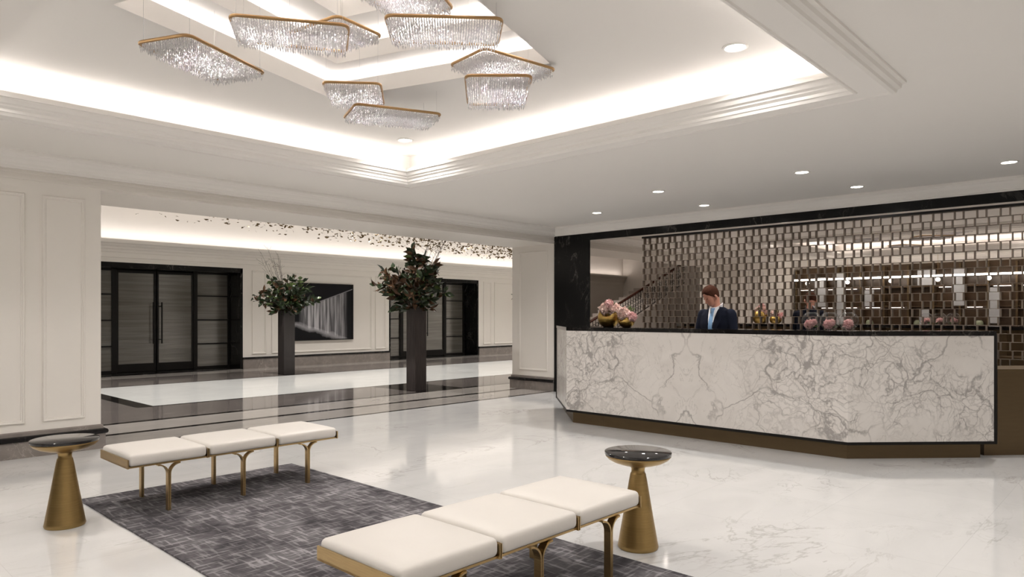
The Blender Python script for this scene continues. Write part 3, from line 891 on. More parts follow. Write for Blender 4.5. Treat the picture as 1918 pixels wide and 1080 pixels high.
# ------------------------------------------------------------------ side tables
def make_table():
    t = thing('side_table', '', 'table')
    mb = MB(); mb.lathe([(0.0, 0.580), (0.196, 0.580), (0.200, 0.577), (0.200, 0.563), (0.198, 0.560), (0.0, 0.560)], 56, cap=False)
    mb.build('tabletop', M['tabletop'], t, smooth=True)
    mb = MB(); mb.lathe([(0.194, 0.560), (0.196, 0.553), (0.180, 0.535), (0.150, 0.518), (0.105, 0.503), (0.060, 0.495), (0.046, 0.488), (0.040, 0.475), (0.040, 0.455), (0.046, 0.445)], 56)
    mb.build('bowl', M['table_brass'], t, smooth=True)
    mb = MB(); mb.lathe([(0.046, 0.446), (0.055, 0.40), (0.085, 0.22), (0.118, 0.03), (0.122, 0.012), (0.117, 0.0)], 56)
    mb.build('cone_base', M['table_brass'], t, smooth=True)
    return t
t1 = make_table(); t1.location = (1.36, 5.36, 0)
t1['label'] = 'round black-topped brass side table by the panelled wall at left'
t2 = copy_tree(t1); t2.location = (3.60, 2.33, 0)
t2['label'] = 'round black-topped brass side table beside the near bench, in front of the desk'
t1['group'] = t2['group'] = 'brass pedestal side tables'
# ------------------------------------------------------------------ rug
mb = MB(); soft_box(mb, 0, 1.76, 0, 4.5, 0, 0.012, 0.005, 0, 1)
tag(mb.build('area_rug', M['rug']), 'charcoal grey crosshatched area rug lying under both benches', 'rug', loc=(1.61, 1.49, 0))

# ------------------------------------------------------------------ chandeliers
def ceil_z(x, y):
    dx, dy = x - SQ_C[0], y - SQ_C[1]
    u = abs(dx * math.cos(SQ_A) + dy * math.sin(SQ_A)); v = abs(-dx * math.sin(SQ_A) + dy * math.cos(SQ_A)); q = max(u, v)
    if q > 1.01: return TZ
    if q > 0.80: return 3.45
    if q > 0.51: return 3.66
    return 3.87
RINGS = [
 (3.00, [(1.485, 4.418), (1.641, 4.069), (2.258, 4.348), (2.085, 4.713)], 'leftmost, hanging lowest at the left over the grey tray ceiling'),
 (3.13, [(1.82, 3.937), (2.374, 3.562), (2.603, 3.935), (2.035, 4.274)], 'long one upper left of centre'),
 (3.24, [(2.397, 3.715), (2.777, 3.77), (2.707, 4.144), (2.325, 4.226)], 'partly hidden behind the long upper left one'),
 (3.15, [(2.465, 3.326), (2.966, 2.857), (3.237, 3.162), (2.734, 3.609)], 'long one upper right of centre'),
 (3.21, [(3.382, 3.79), (3.329, 3.373), (3.98, 3.282), (4.017, 3.696)], 'rightmost one, its tip pointing to the right'),
 (3.00, [(3.189, 3.413), (3.491, 3.091), (3.934, 3.564), (3.645, 3.871)], 'square-looking one in front of the rightmost'),
 (3.19, [(2.916, 4.726), (3.243, 4.431), (3.591, 4.86), (3.278, 5.147)], 'small one in the middle behind the lowest'),
 (3.06, [(3.162, 4.646), (3.806, 4.363), (3.956, 4.726), (3.322, 5.062)], 'lowest one in the picture, just above the tray downlight'),
 (3.34, [(2.678, 3.141), (2.984, 3.3), (2.72, 3.624), (2.382, 3.534)], 'topmost one, cut off by the top edge'),
]
for z, pts, desc in RINGS:
    cx = sum(p[0] for p in pts) / 4; cy = sum(p[1] for p in pts) / 4
    t = thing('crystal_chandelier', 'bronze-framed crystal bead chandelier, ' + desc, 'chandelier', (cx, cy, z), 0, 'crystal chandeliers of the tray ceiling')
    loc = [(p[0] - cx, p[1] - cy) for p in pts]
    rp = round_poly(loc, 0.055, 5)
    mb = MB(); mb.tube([(x, y, 0) for x, y in rp], 0.0105, 8, closed=True); mb.build('frame', M['frame_brass'], t, smooth=True)
    # crystal strands on a grid in the ring
    P0, P1, P2, P3 = [Vector(p) for p in loc]
    nu = int(round((P1 - P0).length / 0.0155)); nv = int(round((P3 - P0).length / 0.0155))
    mb = MB()
    def inside(q):
        c = False; n = len(rp)
        for i in range(n):
            a, b = rp[i], rp[i - 1]
            if (a[1] > q.y) != (b[1] > q.y) and q.x < (b[0] - a[0]) * (q.y - a[1]) / (b[1] - a[1]) + a[0]: c = not c
        return c
    for i in range(nu):
        for j in range(nv):
            u = (i + 0.5) / nu; v = (j + 0.5) / nv
            q = P0 * (1 - u) * (1 - v) + P1 * u * (1 - v) + P2 * u * v + P3 * (1 - u) * v
            if not inside(q): continue
            zz = 0.004; n = random.choice((2, 2, 3, 3)); x, y = q.x + random.uniform(-.003, .003), q.y + random.uniform(-.003, .003)
            for k in range(n):
                L = 0.014 if k < n - 1 else 0.026; w = 0.0050 if k < n - 1 else 0.0056
                a0 = random.uniform(0, PI / 2)
                vs = [(x, y, zz), (x, y, zz - L)] + [(x + math.cos(a0 + m * PI / 2) * w, y + math.sin(a0 + m * PI / 2) * w, zz - L * (0.5 if k < n - 1 else 0.35)) for m in range(4)]
                mb.add(vs, [(0, 2, 3), (0, 3, 4), (0, 4, 5), (0, 5, 2), (1, 3, 2), (1, 4, 3), (1, 5, 4), (1, 2, 5)])
                zz -= L + 0.002
    mb.build('crystal_strands', M['crystal'], t, recalc=False, kind='stuff')
    for fu, fv in ((0.2, 0.35), (0.2, 0.65), (0.5, 0.35), (0.5, 0.65), (0.8, 0.35), (0.8, 0.65)):     # spots added just above the frame to brighten the crystals
        q = P0 * (1 - fu) * (1 - fv) + P1 * fu * (1 - fv) + P2 * fu * fv + P3 * (1 - fu) * fv
        spot('crystal_fill_spot', (cx + q.x, cy + q.y, z + 0.06), 2.6, 160, 0.6, r=0.006)
    for x, y in loc:
        mb = MB(); mb.tube([(x * 0.9, y * 0.9, 0.0), (x * 0.9, y * 0.9, ceil_z(cx + x * 0.9, cy + y * 0.9) - z)], 0.0009, 4)
        mb.build('suspension_wire', M['steel'], t)

# ------------------------------------------------------------------ leaves and vases
def leaf(mb, p, d, L, W, roll=None):
    d = Vector(d).normalized()
    up = Vector((random.uniform(-1, 1), random.uniform(-1, 1), random.uniform(-1, 1)))
    s = d.cross(up)
    if s.length < 1e-3: s = d.cross(Vector((0, 1, 0.3)))
    s.normalize(); n = s.cross(d).normalized(); p = Vector(p)
    droop = -0.12 * L
    vs = [p, p + d * L * 0.3 + s * W * 0.42 + n * W * 0.12, p + d * L * 0.62 + s * W * 0.42 + n * W * 0.10 , p + d * L + n * droop,
          p + d * L * 0.62 - s * W * 0.42 + n * W * 0.10, p + d * L * 0.3 - s * W * 0.42 + n * W * 0.12, p + d * L * 0.3, p + d * L * 0.62]
    mb.add(vs, [(0, 1, 6), (0, 6, 5), (1, 2, 7, 6), (6, 7, 4, 5), (2, 3, 7), (7, 3, 4)])

def bush(label, loc, R, Hh, n_st, leafL, seed, lean=(0, 0), twig_dir=None, rust=0.42):
    random.seed(seed)
    t = thing('branch_arrangement', label, 'plant', loc, group='magnolia branches in tall floor vases')
    st = MB(); g = MB(); lt = MB(); ru = MB(); tw = MB()
    for k in range(n_st):
        az = 2 * PI * (k * 0.618 % 1); el = random.uniform(0.0, 1.0)
        rr = R * math.sqrt(el) * random.uniform(0.75, 1.0); hh = Hh * (1 - 0.72 * el) * random.uniform(0.75, 1.0)
        tip = Vector((math.cos(az) * rr + lean[0] * random.random(), math.sin(az) * rr + lean[1] * random.random(), hh))
        pts = [Vector((math.cos(az) * 0.04, math.sin(az) * 0.04, -0.2)), Vector((math.cos(az) * 0.06, math.sin(az) * 0.06, 0.05))]
        for q in (0.35, 0.6, 0.8, 1.0):
            p = tip * q; p.z = hh * (1 - (1 - q) ** 1.5) + random.uniform(-.02, .02); pts.append(p)
        st.tube(pts, 0.009, 5, r2=0.003)
        nl = random.randint(12, 17)
        for i in range(nl):
            f = 0.22 + 0.78 * i / nl
            a = f * (len(pts) - 2) + 1; i0 = min(int(a), len(pts) - 2); p = pts[i0].lerp(pts[i0 + 1], a - i0)
            out = Vector((p.x, p.y, 0.05)).normalized() if (abs(p.x) + abs(p.y)) > 0.02 else Vector((0, 0, 1))
            d = out * 0.6 + Vector((random.uniform(-1, 1), random.uniform(-1, 1), random.uniform(-0.7, 0.9)))
            target = ru if random.random() < rust + 0.15 * math.cos(az - 2.4) else (lt if random.random() < 0.15 else g)
            leaf(target, p + Vector((random.uniform(-.03, .03), random.uniform(-.03, .03), random.uniform(-.03, .03))), d, leafL * random.uniform(0.7, 1.15), leafL * random.uniform(0.42, 0.6))
    for k in range(int(n_st * 6)):          # low skirt of leaves at the vase mouth
        az = random.uniform(0, 2 * PI); r = random.uniform(0.02, R * 0.42)
        p = (math.cos(az) * r, math.sin(az) * r, random.uniform(0.0, Hh * 0.38))
        leaf(random.choice((g, g, ru)), p, (math.cos(az), math.sin(az), random.uniform(-0.6, 0.4)), leafL, leafL * 0.5)
    for k in range(10):
        az = random.uniform(0, 2 * PI) if twig_dir is None else twig_dir + random.uniform(-0.6, 0.6)
        rr = R * random.uniform(0.25, 0.85); hh = Hh * random.uniform(0.85, 1.15)
        e = Vector((math.cos(az) * rr, math.sin(az) * rr, hh))
        e.z *= 1.22; tw.tube([Vector((0, 0, 0)), e * 0.5 + Vector((0, 0, 0.08)), e], 0.005, 4, r2=0.002)
        for q in range(7):
            p = e * random.uniform(0.5, 1); d = Vector((random.uniform(-1, 1), random.uniform(-1, 1), random.uniform(0, 1))) * 0.09
            tw.tube([p, p + d * 1.4], 0.0022, 3)
    st.build('stems', M['twig'], t); tw.build('twigs', M['twig'], t)
    g.build('green_foliage', M['leafgreen'], t, recalc=False); lt.build('light_green_foliage', M['leaflight'], t, recalc=False)
    ru.build('rust_foliage', M['leafrust'], t, recalc=False)
    return t

def tall_vase(loc, w, h, mat, label, rz=0.0):
    t = thing('floor_vase', label, 'vase', loc, rz, 'tall dark floor vases')
    mb = MB(); a = w / 2; b = a - 0.02
    P = lambda r: round_poly([(-r, -r), (r, -r), (r, r), (-r, r)], 0.012, 2)
    o0, i0 = P(a), P(b); n = len(o0)
    vs = [(x, y, 0) for x, y in o0] + [(x, y, h) for x, y in o0] + [(x, y, h) for x, y in i0] + [(x, y, 0.3) for x, y in i0]
    fs = [tuple(reversed(range(n))), tuple(range(3 * n, 4 * n))]
    for k in range(3):
        for i in range(n): j = (i + 1) % n; fs.append((k * n + i, k * n + j, (k + 1) * n + j, (k + 1) * n + i))
    mb.add(vs, fs); mb.build('vase_body', mat, t)
    mb = MB(); mb.box(-b + 0.002, b - 0.002, -b + 0.002, b - 0.002, 0.3, h - 0.1); mb.build('soil', M['twig'], t)
    return t
V = [((8.36, 10.30), 0.27, 1.55, M['bark'], 'tall dark bark-covered floor vase standing on a black marble square'),
     ((8.55, 15.45), 0.29, 1.50, M['slate'], 'tall dark slab-sided floor vase left of the framed photograph'),
     ((12.15, 10.35), 0.27, 1.55, M['bark'], 'tall dark floor vase hidden behind the white pillar')]
for p, w, h, m, lab in V: tall_vase((p[0], p[1], 0), w, h, m, lab, math.radians(0))
bush('large bouquet of magnolia branches in the bark vase, nearest and fullest', (8.30, 10.30, 1.50), 0.86, 1.20, 36, 0.185, 11, twig_dir=-0.8)
bush('bouquet of green magnolia branches and bare twigs left of the framed photograph', (8.55, 15.45, 1.45), 0.80, 1.16, 34, 0.17, 23, twig_dir=2.4, rust=0.22)
bush('magnolia branch tips just showing past the left edge of the white pillar', (12.15, 10.35, 1.50), 0.90, 1.05, 28, 0.185, 31)

# hanging leaf sculpture under the gallery ceiling
random.seed(5)
t = thing('leaf_sculpture', 'cloud of small golden leaves hanging on wires under the gallery ceiling', 'sculpture', (10, 13, GZ))
mb = MB(); wr = MB()
for k in range(3600):
    u = random.random() ** 0.62
    x = 4.6 + u * 13.4
    y = 13.0 + random.uniform(-1.6, 1.6)
    zl = 2.98 + 0.30 * (1 - u) + random.random() ** 1.3 * 0.45
    if zl > GZ - 0.05: continue
    L = random.uniform(0.055, 0.105)
    leaf(mb, (x - 10, y - 13, zl - GZ), (random.uniform(-1, 1), random.uniform(-1, 1), random.uniform(-0.4, 0.4)), L, L * 0.5)
    if k % 9 == 0: wr.tube([(x - 10, y - 13, zl - GZ), (x - 10, y - 13, 0)], 0.0008, 3)
mb.build('golden_leaves', M['goldleaf'], t, recalc=False, kind='stuff'); wr.build('hanging_wires', M['steel'], t, kind='stuff')

# framed photograph
t = thing('framed_photograph', 'large black and white photograph in a thin black frame on the back wall', 'picture', (9.876, YG - 0.07, 0.69))
mb = MB(); mb.box(0.02, 1.95, 0.0, 0.02, 0.02, 1.59); mb.build('print', M['photo'], t)
mb = MB()
for a in ((0, 1.97, 0, 0.025), (0, 1.97, 1.585, 1.61), (0, 0.025, 0, 1.61), (1.945, 1.97, 0, 1.61)): mb.box(a[0], a[1], -0.012, 0.068, a[2], a[3])
mb.build('frame', M['blackmetal'], t)

# ------------------------------------------------------------------ things on the desk
def flower_head(mb, c, r, n=90, seed=0):
    rnd = random.Random(seed)
    for k in range(n):
        zz = 1 - 2 * (k + 0.5) / n; a = k * 2.39996; s = math.sqrt(max(0, 1 - zz * zz))
        d = Vector((s * math.cos(a), s * math.sin(a), zz)); rr = r * rnd.uniform(0.6, 1.0)
        p = Vector(c) + d * rr; w = r * 0.36
        tv = d.cross(Vector((rnd.uniform(-1, 1), rnd.uniform(-1, 1), rnd.uniform(-1, 1)))).normalized(); bv = d.cross(tv)
        q = [p + tv * w + d * w * rnd.uniform(0.2, 1.0), p + bv * w * 0.8 + d * w * 0.1, p - tv * w + d * w * rnd.uniform(0.1, 0.8), p - bv * w * 0.8 - d * w * 0.2]
        mb.add(q + [p - d * w * 0.4], [(0, 1, 4), (1, 2, 4), (2, 3, 4), (3, 0, 4)])
    mb.sphere(c, r * 0.5, 10, 8)
DZ = 1.245
def gold_vase(loc, r, h, label, rz):
    t = thing('gold_vase', label, 'vase', loc, rz, 'rounded gold vases on the desk')
    mb = MB(); n = 32; prof = []
    outer = [(0.45, 0.0), (0.62, 0.06), (0.86, 0.25), (0.98, 0.48), (0.97, 0.70), (0.86, 0.90), (0.80, 1.0)]
    inner = [(0.76, 0.98), (0.90, 0.68), (0.88, 0.45), (0.5, 0.12)]
    full = outer + inner; vs = []; fs = []
    for i, (rr, z) in enumerate(full):
        for k in range(n):
            a = 2 * PI * k / n
            dip = 1.0 - 0.38 * (max(0, math.cos(a)) ** 2) * max(0, (z - 0.4) / 0.6)     # mouth cut down to one side
            vs.append((r * rr * math.cos(a), r * rr * math.sin(a), h * z * dip))
    for i in range(len(full) - 1):
        for k in range(n): a0 = i * n + k; b0 = i * n + (k + 1) % n; fs.append((a0, b0, b0 + n, a0 + n))
    fs += [tuple(reversed(range(n))), tuple(range((len(full) - 1) * n, len(full) * n))]
    mb.add(vs, fs); mb.build('vase_body', M['gold'], t, smooth=True)
    return t
def bouquet(loc, heads, label, greens, seed, mats):
    t = thing('flower_bouquet', label, 'flowers', loc, group='pink bouquets in gold vases')
    for k, (c, r) in enumerate(heads):
        mb = MB(); flower_head(mb, c, r, 95, seed + k); mb.build('bloom', M[mats[k % len(mats)]], t, recalc=False)
        sm = MB(); sm.tube([(c[0] * 0.3, c[1] * 0.3, -0.11), (c[0] * 0.8, c[1] * 0.8, c[2] - r * 0.5)], 0.004, 5); sm.build('stem', M['leafgreen'], t)
    mb = MB(); random.seed(seed)
    for p, d in greens:
        for q in range(6): leaf(mb, p, (d[0] + random.uniform(-.5, .5), d[1] + random.uniform(-.5, .5), d[2] + random.uniform(-.2, .4)), 0.09, 0.022)
    mb.build('foliage', M['leaflight'], t, recalc=False)
    return t
vx, vy = 7.55, 5.34
gold_vase((vx, vy, DZ), 0.145, 0.22, 'larger rounded gold vase at the left end of the desk', math.radians(200))
bouquet((vx, vy, DZ + 0.15), [((-0.03, 0.045, 0.09), 0.072), ((-0.02, -0.02, 0.145), 0.062), ((0.02, -0.085, 0.08), 0.078)],
        'three pink blooms in the larger gold vase', [((0, 0, 0.08), (0.3, 0.5, 0.8)), ((0, -0.05, 0.1), (0.2, -0.5, 0.9))], 41, ('petalpale', 'petal', 'petalpale'))
vx, vy = 7.55, 5.06
gold_vase((vx, vy, DZ), 0.105, 0.135, 'smaller rounded gold vase beside the larger one on the desk', math.radians(150))
bouquet((vx, vy, DZ + 0.10), [((-0.03, 0.02, 0.075), 0.078), ((-0.02, -0.095, 0.035), 0.062)],
        'two peach blooms and grassy leaves in the smaller gold vase', [((0.03, -0.05, 0.08), (0.2, -0.1, 1.0)), ((0.02, -0.02, 0.1), (0.1, -0.3, 0.9))], 52, ('petalpale', 'petal'))
def glass_bowl():
    t = thing('glass_bowl', '', 'bowl')
    R = 0.098; n = 32
    prof = []
    for i in range(0, 15):
        a = -PI / 2 + i / 14 * (PI * 0.86); prof.append((max(0.0005, R * math.cos(a)), R + R * math.sin(a)))
    inner = [(max(0.0005, (r - 0.003)), R + (z - R) * 0.97) for r, z in reversed(prof)]
    mb = MB(); mb.lathe(prof, n, cap=False); mb.build('bowl_glass', M['glass'], t, smooth=True)
    return t
def bowl_flowers():
    t = thing('pink_flowers', '', 'flowers')
    mb = MB(); flower_head(mb, (-0.015, 0.02, 0.055), 0.048, 90, 3); flower_head(mb, (0.0, -0.02, 0.075), 0.036, 70, 5)
    mb.build('bloom', M['petal'], t, recalc=False)
    mb = MB(); random.seed(3)
    for k in range(14): a = k * 0.9; leaf(mb, (math.cos(a) * 0.02, math.sin(a) * 0.02, 0.03), (math.cos(a), math.sin(a), 0.1), 0.05, 0.02)
    mb.build('foliage', M['leaflight'], t, recalc=False)
    return t
gb = glass_bowl(); bf = bowl_flowers()
for k, (y, nm) in enumerate(((2.72, 'left'), (2.535, 'middle'), (2.355, 'right'))):
    o = gb if k == 0 else copy_tree(gb); o.location = (7.50, y, DZ)
    o['label'] = nm + ' one of three clear round glass bowls on the desk'; o['group'] = 'round glass bowls on the desk'
    f = bf if k == 0 else copy_tree(bf); f.location = (7.50, y, DZ + 0.004); f.rotation_euler = (0, 0, k * 0.6)
    f['label'] = 'pink blossoms inside the ' + nm + ' glass bowl on the desk'; f['group'] = 'pink blossoms in glass bowls'

# ------------------------------------------------------------------ receptionist
def remesh(name, mb_or_obj, voxel, mat, parent, smooth_it=8):
    ob = mb_or_obj
    md = ob.modifiers.new('r', 'REMESH'); md.mode = 'VOXEL'; md.voxel_size = voxel; md.use_smooth_shade = True
    sm = ob.modifiers.new('s', 'SMOOTH'); sm.iterations = smooth_it; sm.factor = 0.5
    dg = bpy.context.evaluated_depsgraph_get()
    me = bpy.data.meshes.new_from_object(ob.evaluated_get(dg))
    me.name = name
    bpy.data.objects.remove(ob)
    me.materials.clear(); me.materials.append(mat)
    for p in me.polygons: p.use_smooth = True
    o = bpy.data.objects.new(name, me); scene.collection.objects.link(o); o.parent = parent
    return o
def limb(mb, pts, n=12):
    """tapered capsule chain: pts = [(x, y, z, r), ...]"""
    for i in range(len(pts) - 1):
        a = Vector(pts[i][:3]); b = Vector(pts[i + 1][:3]); ra, rb = pts[i][3], pts[i + 1][3]
        mb.tube([a, a.lerp(b, 0.5), b], ra, n, r2=rb)
    for p in pts: mb.sphere(p[:3], p[3] * 0.995, n, 8)
def torso(mb, secs, n=20):
    """stack of ellipses: (z, cx, cy, rx, ry)"""
    vs = []; fs = []
    for z, cx, cy, rx, ry in secs:
        for k in range(n):
            a = 2 * PI * k / n
            vs.append((cx + rx * math.copysign(abs(math.cos(a)) ** 0.85, math.cos(a)), cy + ry * math.copysign(abs(math.sin(a)) ** 0.85, math.sin(a)), z))
    m = len(secs)
    for i in range(m - 1):
        for k in range(n): a = i * n + k; b = i * n + (k + 1) % n; fs.append((a, b, b + n, a + n))
    fs += [tuple(reversed(range(n))), tuple(range((m - 1) * n, m * n))]
    mb.add(vs, fs)
def person():
    # figure faces local +x; body stands behind the desk, head bent towards the counter
    t = thing('person', 'man in a navy suit and light blue tie standing behind the desk, looking down', 'person', (8.30, 4.19, 0), math.radians(176))
    HM = Matrix.Translation((0.055, 0.0, 1.575)) @ Matrix.Rotation(math.radians(-24), 4, 'Z') @ Matrix.Rotation(math.radians(33), 4, 'Y')
    def head_parts(mb):
        s = len(mb.v)
        mb.sphere((0.0, 0, 0.115), 0.098, 20, 16, (1.0, 0.80, 1.08))       # cranium (scaled below by xf)
        o = len(mb.v)
        torso(mb, [(-0.025, 0.062, 0, 0.020, 0.026), (-0.012, 0.045, 0, 0.048, 0.044), (0.02, 0.030, 0, 0.066, 0.058), (0.06, 0.022, 0, 0.077, 0.067), (0.10, 0.012, 0, 0.086, 0.073), (0.14, 0.006, 0, 0.090, 0.075)], 18)
        limb(mb, [(0.098, 0, 0.085, 0.010), (0.118, 0, 0.052, 0.013), (0.100, 0, 0.046, 0.014)], 8)        # nose
        limb(mb, [(0.088, -0.024, 0.012, 0.007), (0.098, 0, 0.014, 0.009), (0.088, 0.024, 0.012, 0.007)], 8)  # lips
        limb(mb, [(0.088, -0.045, 0.093, 0.010), (0.100, 0, 0.092, 0.010), (0.088, 0.045, 0.093, 0.010)], 8)  # brow
        for sy in (-1, 1):
            limb(mb, [(0.008, sy * 0.078, 0.036, 0.011), (-0.002, sy * 0.088, 0.066, 0.017), (0.004, sy * 0.086, 0.090, 0.013)], 8)   # ear
            mb.sphere((0.086, sy * 0.031, 0.074), 0.012, 8, 6)
        limb(mb, [(0.070, 0, -0.018, 0.016), (0.078, 0, -0.014, 0.014)], 8)
        for i in range(s, len(mb.v)):
            if i < o:
                v = mb.v[i]; mb.v[i] = (v[0] * 1.0, v[1], v[2])
        mb.xf(HM, s)
    hands = [(0.42, 0.12, 1.03, -0.35), (0.42, -0.11, 1.03, 0.35)]
    body = MB()
    torso(body, [(0.90, 0, 0, 0.115, 0.165), (1.0, 0, 0, 0.105, 0.150), (1.15, 0.005, 0, 0.105, 0.155), (1.30, 0.01, 0, 0.115, 0.180), (1.42, 0.005, 0, 0.100, 0.190), (1.48, 0.0, 0, 0.070, 0.120)])
    limb(body, [(0.0, 0, 1.44, 0.065), (0.028, 0.0, 1.53, 0.054), (0.052, 0.0, 1.62, 0.058)], 14)
    for sy in (-1, 1):
        limb(body, [(0, sy * 0.18, 1.42, 0.060), (0.04, sy * 0.235, 1.13, 0.045), (0.35, sy * 0.14, 1.035, 0.030)])
        limb(body, [(0, sy * 0.09, 0.92, 0.095), (0.01, sy * 0.10, 0.50, 0.060), (-0.02, sy * 0.10, 0.10, 0.042)])
        limb(body, [(-0.03, sy * 0.10, 0.045, 0.042), (0.13, sy * 0.115, 0.03, 0.034)])
    for hx, hy, hz, az in hands:
        s = len(body.v)
        body.sphere((0.0, 0, 0), 0.042, 12, 8, (1.1, 0.95, 0.42))
        sg = 1 if hy > 0 else -1
        for f, (yy, L) in enumerate(((-0.030, 0.062), (-0.011, 0.075), (0.010, 0.070), (0.029, 0.055))):
            limb(body, [(0.030, yy * 0.8, 0.002, 0.0105), (0.030 + L * 0.55, yy * 1.1, 0.004, 0.0095), (0.030 + L * 0.95, yy * 1.15, -0.012, 0.008)], 8)
        limb(body, [(-0.015, -sg * 0.030, 0, 0.012), (0.022, -sg * 0.058, -0.004, 0.011), (0.048, -sg * 0.062, -0.008, 0.009)], 8)
        body.xf(Matrix.Translation((hx, hy, hz)) @ Matrix.Rotation(az, 4, 'Z'), s)
    head_parts(body)
    ob = body.build('body', M['skin'], recalc=False)
    remesh('body', ob, 0.007, M['skin'], t, 4)
    # jacket
    jk = MB()
    torso(jk, [(0.78, 0, 0, 0.150, 0.205), (0.95, 0, 0, 0.140, 0.190), (1.10, 0.005, 0, 0.135, 0.185), (1.28, 0.01, 0, 0.142, 0.212), (1.40, 0.0, 0, 0.122, 0.222), (1.465, -0.008, 0, 0.092, 0.160), (1.505, -0.018, 0, 0.070, 0.085)])
    for sy in (-1, 1):
        limb(jk, [(0, sy * 0.19, 1.405, 0.078), (0.03, sy * 0.245, 1.14, 0.064), (0.32, sy * 0.15, 1.04, 0.044)])
    ob = jk.build('jacket', M['suit'], recalc=False); jacket = remesh('jacket', ob, 0.011, M['suit'], t, 6)
    tr = MB()
    torso(tr, [(0.80, 0, 0, 0.125, 0.180), (0.98, 0, 0, 0.118, 0.168)])
    for sy in (-1, 1): limb(tr, [(0, sy * 0.092, 0.86, 0.108), (0.01, sy * 0.10, 0.50, 0.080), (-0.02, sy * 0.10, 0.09, 0.065)])
    ob = tr.build('trousers', M['suit'], recalc=False); remesh('trousers', ob, 0.014, M['suit'], t, 4)
    for sy in (-1, 1):
        mb = MB(); soft_box(mb, -0.085, 0.19, sy * 0.11 - 0.048, sy * 0.11 + 0.048, 0.0, 0.085, 0.035, 0, 4); mb.build('shoe', M['shoe'], t, smooth=True)
    # shirt front, collar, tie, lapels: each lies just over the chest
    def chest(y, z, off):
        q = max(0.0, min(1.0, (z - 1.28) / 0.225)); rx = 0.142 - 0.062 * q ** 1.6; ry = 0.215 - 0.10 * q ** 2
        return (0.008 - 0.02 * q + rx * math.sqrt(max(0.05, 1 - (y / ry) ** 2)) + off, y, z)
    mb = MB(); rows = 12
    def strip(mb, f0, f1, z0, z1, off, nn=12, m=4, th=0.006):
        vs = []; fs = []
        for layer in (0, 1):
            for i in range(nn + 1):
                z = z0 + (z1 - z0) * i / nn; a, b = f0(i / nn), f1(i / nn)
                for j in range(m + 1): vs.append(chest(a + (b - a) * j / m, z, off - th * layer * 3))
        w = m + 1; N = (nn + 1) * w
        for i in range(nn):
            for j in range(m):
                a0 = i * w + j
                fs.append((a0, a0 + 1, a0 + w + 1, a0 + w)); fs.append((N + a0, N + a0 + w, N + a0 + w + 1, N + a0 + 1))
        for i in range(nn):
            fs.append((i * w, i * w + w, N + i * w + w, N + i * w)); fs.append((i * w + m, N + i * w + m, N + i * w + w + m, i * w + w + m))
        fs.append(tuple(range(0, w)) + tuple(reversed(range(N, N + w)))); k0 = nn * w
        fs.append(tuple(range(k0, k0 + w)) + tuple(reversed(range(N + k0, N + k0 + w))))
        mb.add(vs, fs)
    strip(mb, lambda u: -0.006 - 0.060 * u, lambda u: 0.006 + 0.060 * u, 1.13, 1.50, 0.010)
    shirt = mb.build('shirt', M['shirt'], t, smooth=True)
    mb = MB()
    for sy in (-1, 1):
        c = [(0.088, sy * 0.010, 1.492), (0.100, sy * 0.040, 1.462), (0.072, sy * 0.066, 1.505), (-0.01, sy * 0.080, 1.545), (-0.055, sy * 0.050, 1.560), (-0.01, sy * 0.076, 1.505), (0.05, sy * 0.062, 1.478)]
        c2 = [(x * 0.9, y * 0.9, z - 0.004) for x, y, z in c]; n = len(c)
        mb.add(c + c2, [tuple(range(n)), tuple(reversed(range(n, 2 * n)))] + [(i, (i + 1) % n, (i + 1) % n + n, i + n) for i in range(n)])
    mb.build('collar', M['shirt'], shirt)
    mb = MB(); strip(mb, lambda u: -0.040 + 0.020 * u, lambda u: 0.040 - 0.020 * u, 1.02, 1.45, 0.018)
    strip(mb, lambda u: -0.016 - 0.010 * u, lambda u: 0.016 + 0.010 * u, 1.445, 1.490, 0.026, 3)
    mb.build('tie', M['tie'], t, smooth=True)
    mb = MB()
    for sy in (-1, 1):
        strip(mb, lambda u: sy * (0.008 + 0.062 * u), lambda u: sy * (0.030 + 0.095 * math.sin(min(1, u * 1.15) * PI * 0.62)), 1.13, 1.47, 0.020)
    mb.build('lapels', M['suit'], jacket, smooth=True)
    # hair: short, parted, high at the forehead and low at the nape
    hr = MB(); n, m = 28, 12; vs = []; fs = []
    for i in range(m + 1):
        for k in range(n):
            a = 2 * PI * k / n; ca = math.cos(a)
            lim = 1.02 + 1.42 * (0.5 - 0.5 * ca) ** 0.7 + 0.22 * max(0, 1 - abs(abs(a - PI) - PI * 0.52) / 0.35)   # polar reach of the hair
            p = lim * i / m
            r = 1.0 + 0.025 * math.sin(9 * a + 1.3 * i) + 0.05 * math.sin(PI * i / m) * (1 if ca > 0 else 0.5)
            if i == m: r *= 0.96
            vs.append((-0.002 + 0.106 * r * math.sin(p) * ca, 0.087 * r * math.sin(p) * math.sin(a), 0.110 + (0.116 if math.cos(p) > 0 else 0.13) * r * math.cos(p)))
    for i in range(m):
        for k in range(n): a0 = i * n + k; b0 = i * n + (k + 1) % n; fs.append((a0, b0, b0 + n, a0 + n))
    hr.add(vs, fs)
    hr.xf(HM)
    hr.build('hair', M['hair'], t, smooth=True)
    for sy in (-1, 1):
        mb = MB(); limb(mb, [(0.100, sy * 0.018, 0.096, 0.004), (0.094, sy * 0.044, 0.098, 0.0035)], 6)
        mb.xf(HM); mb.build('eyebrow', M['hair'], t)
person()

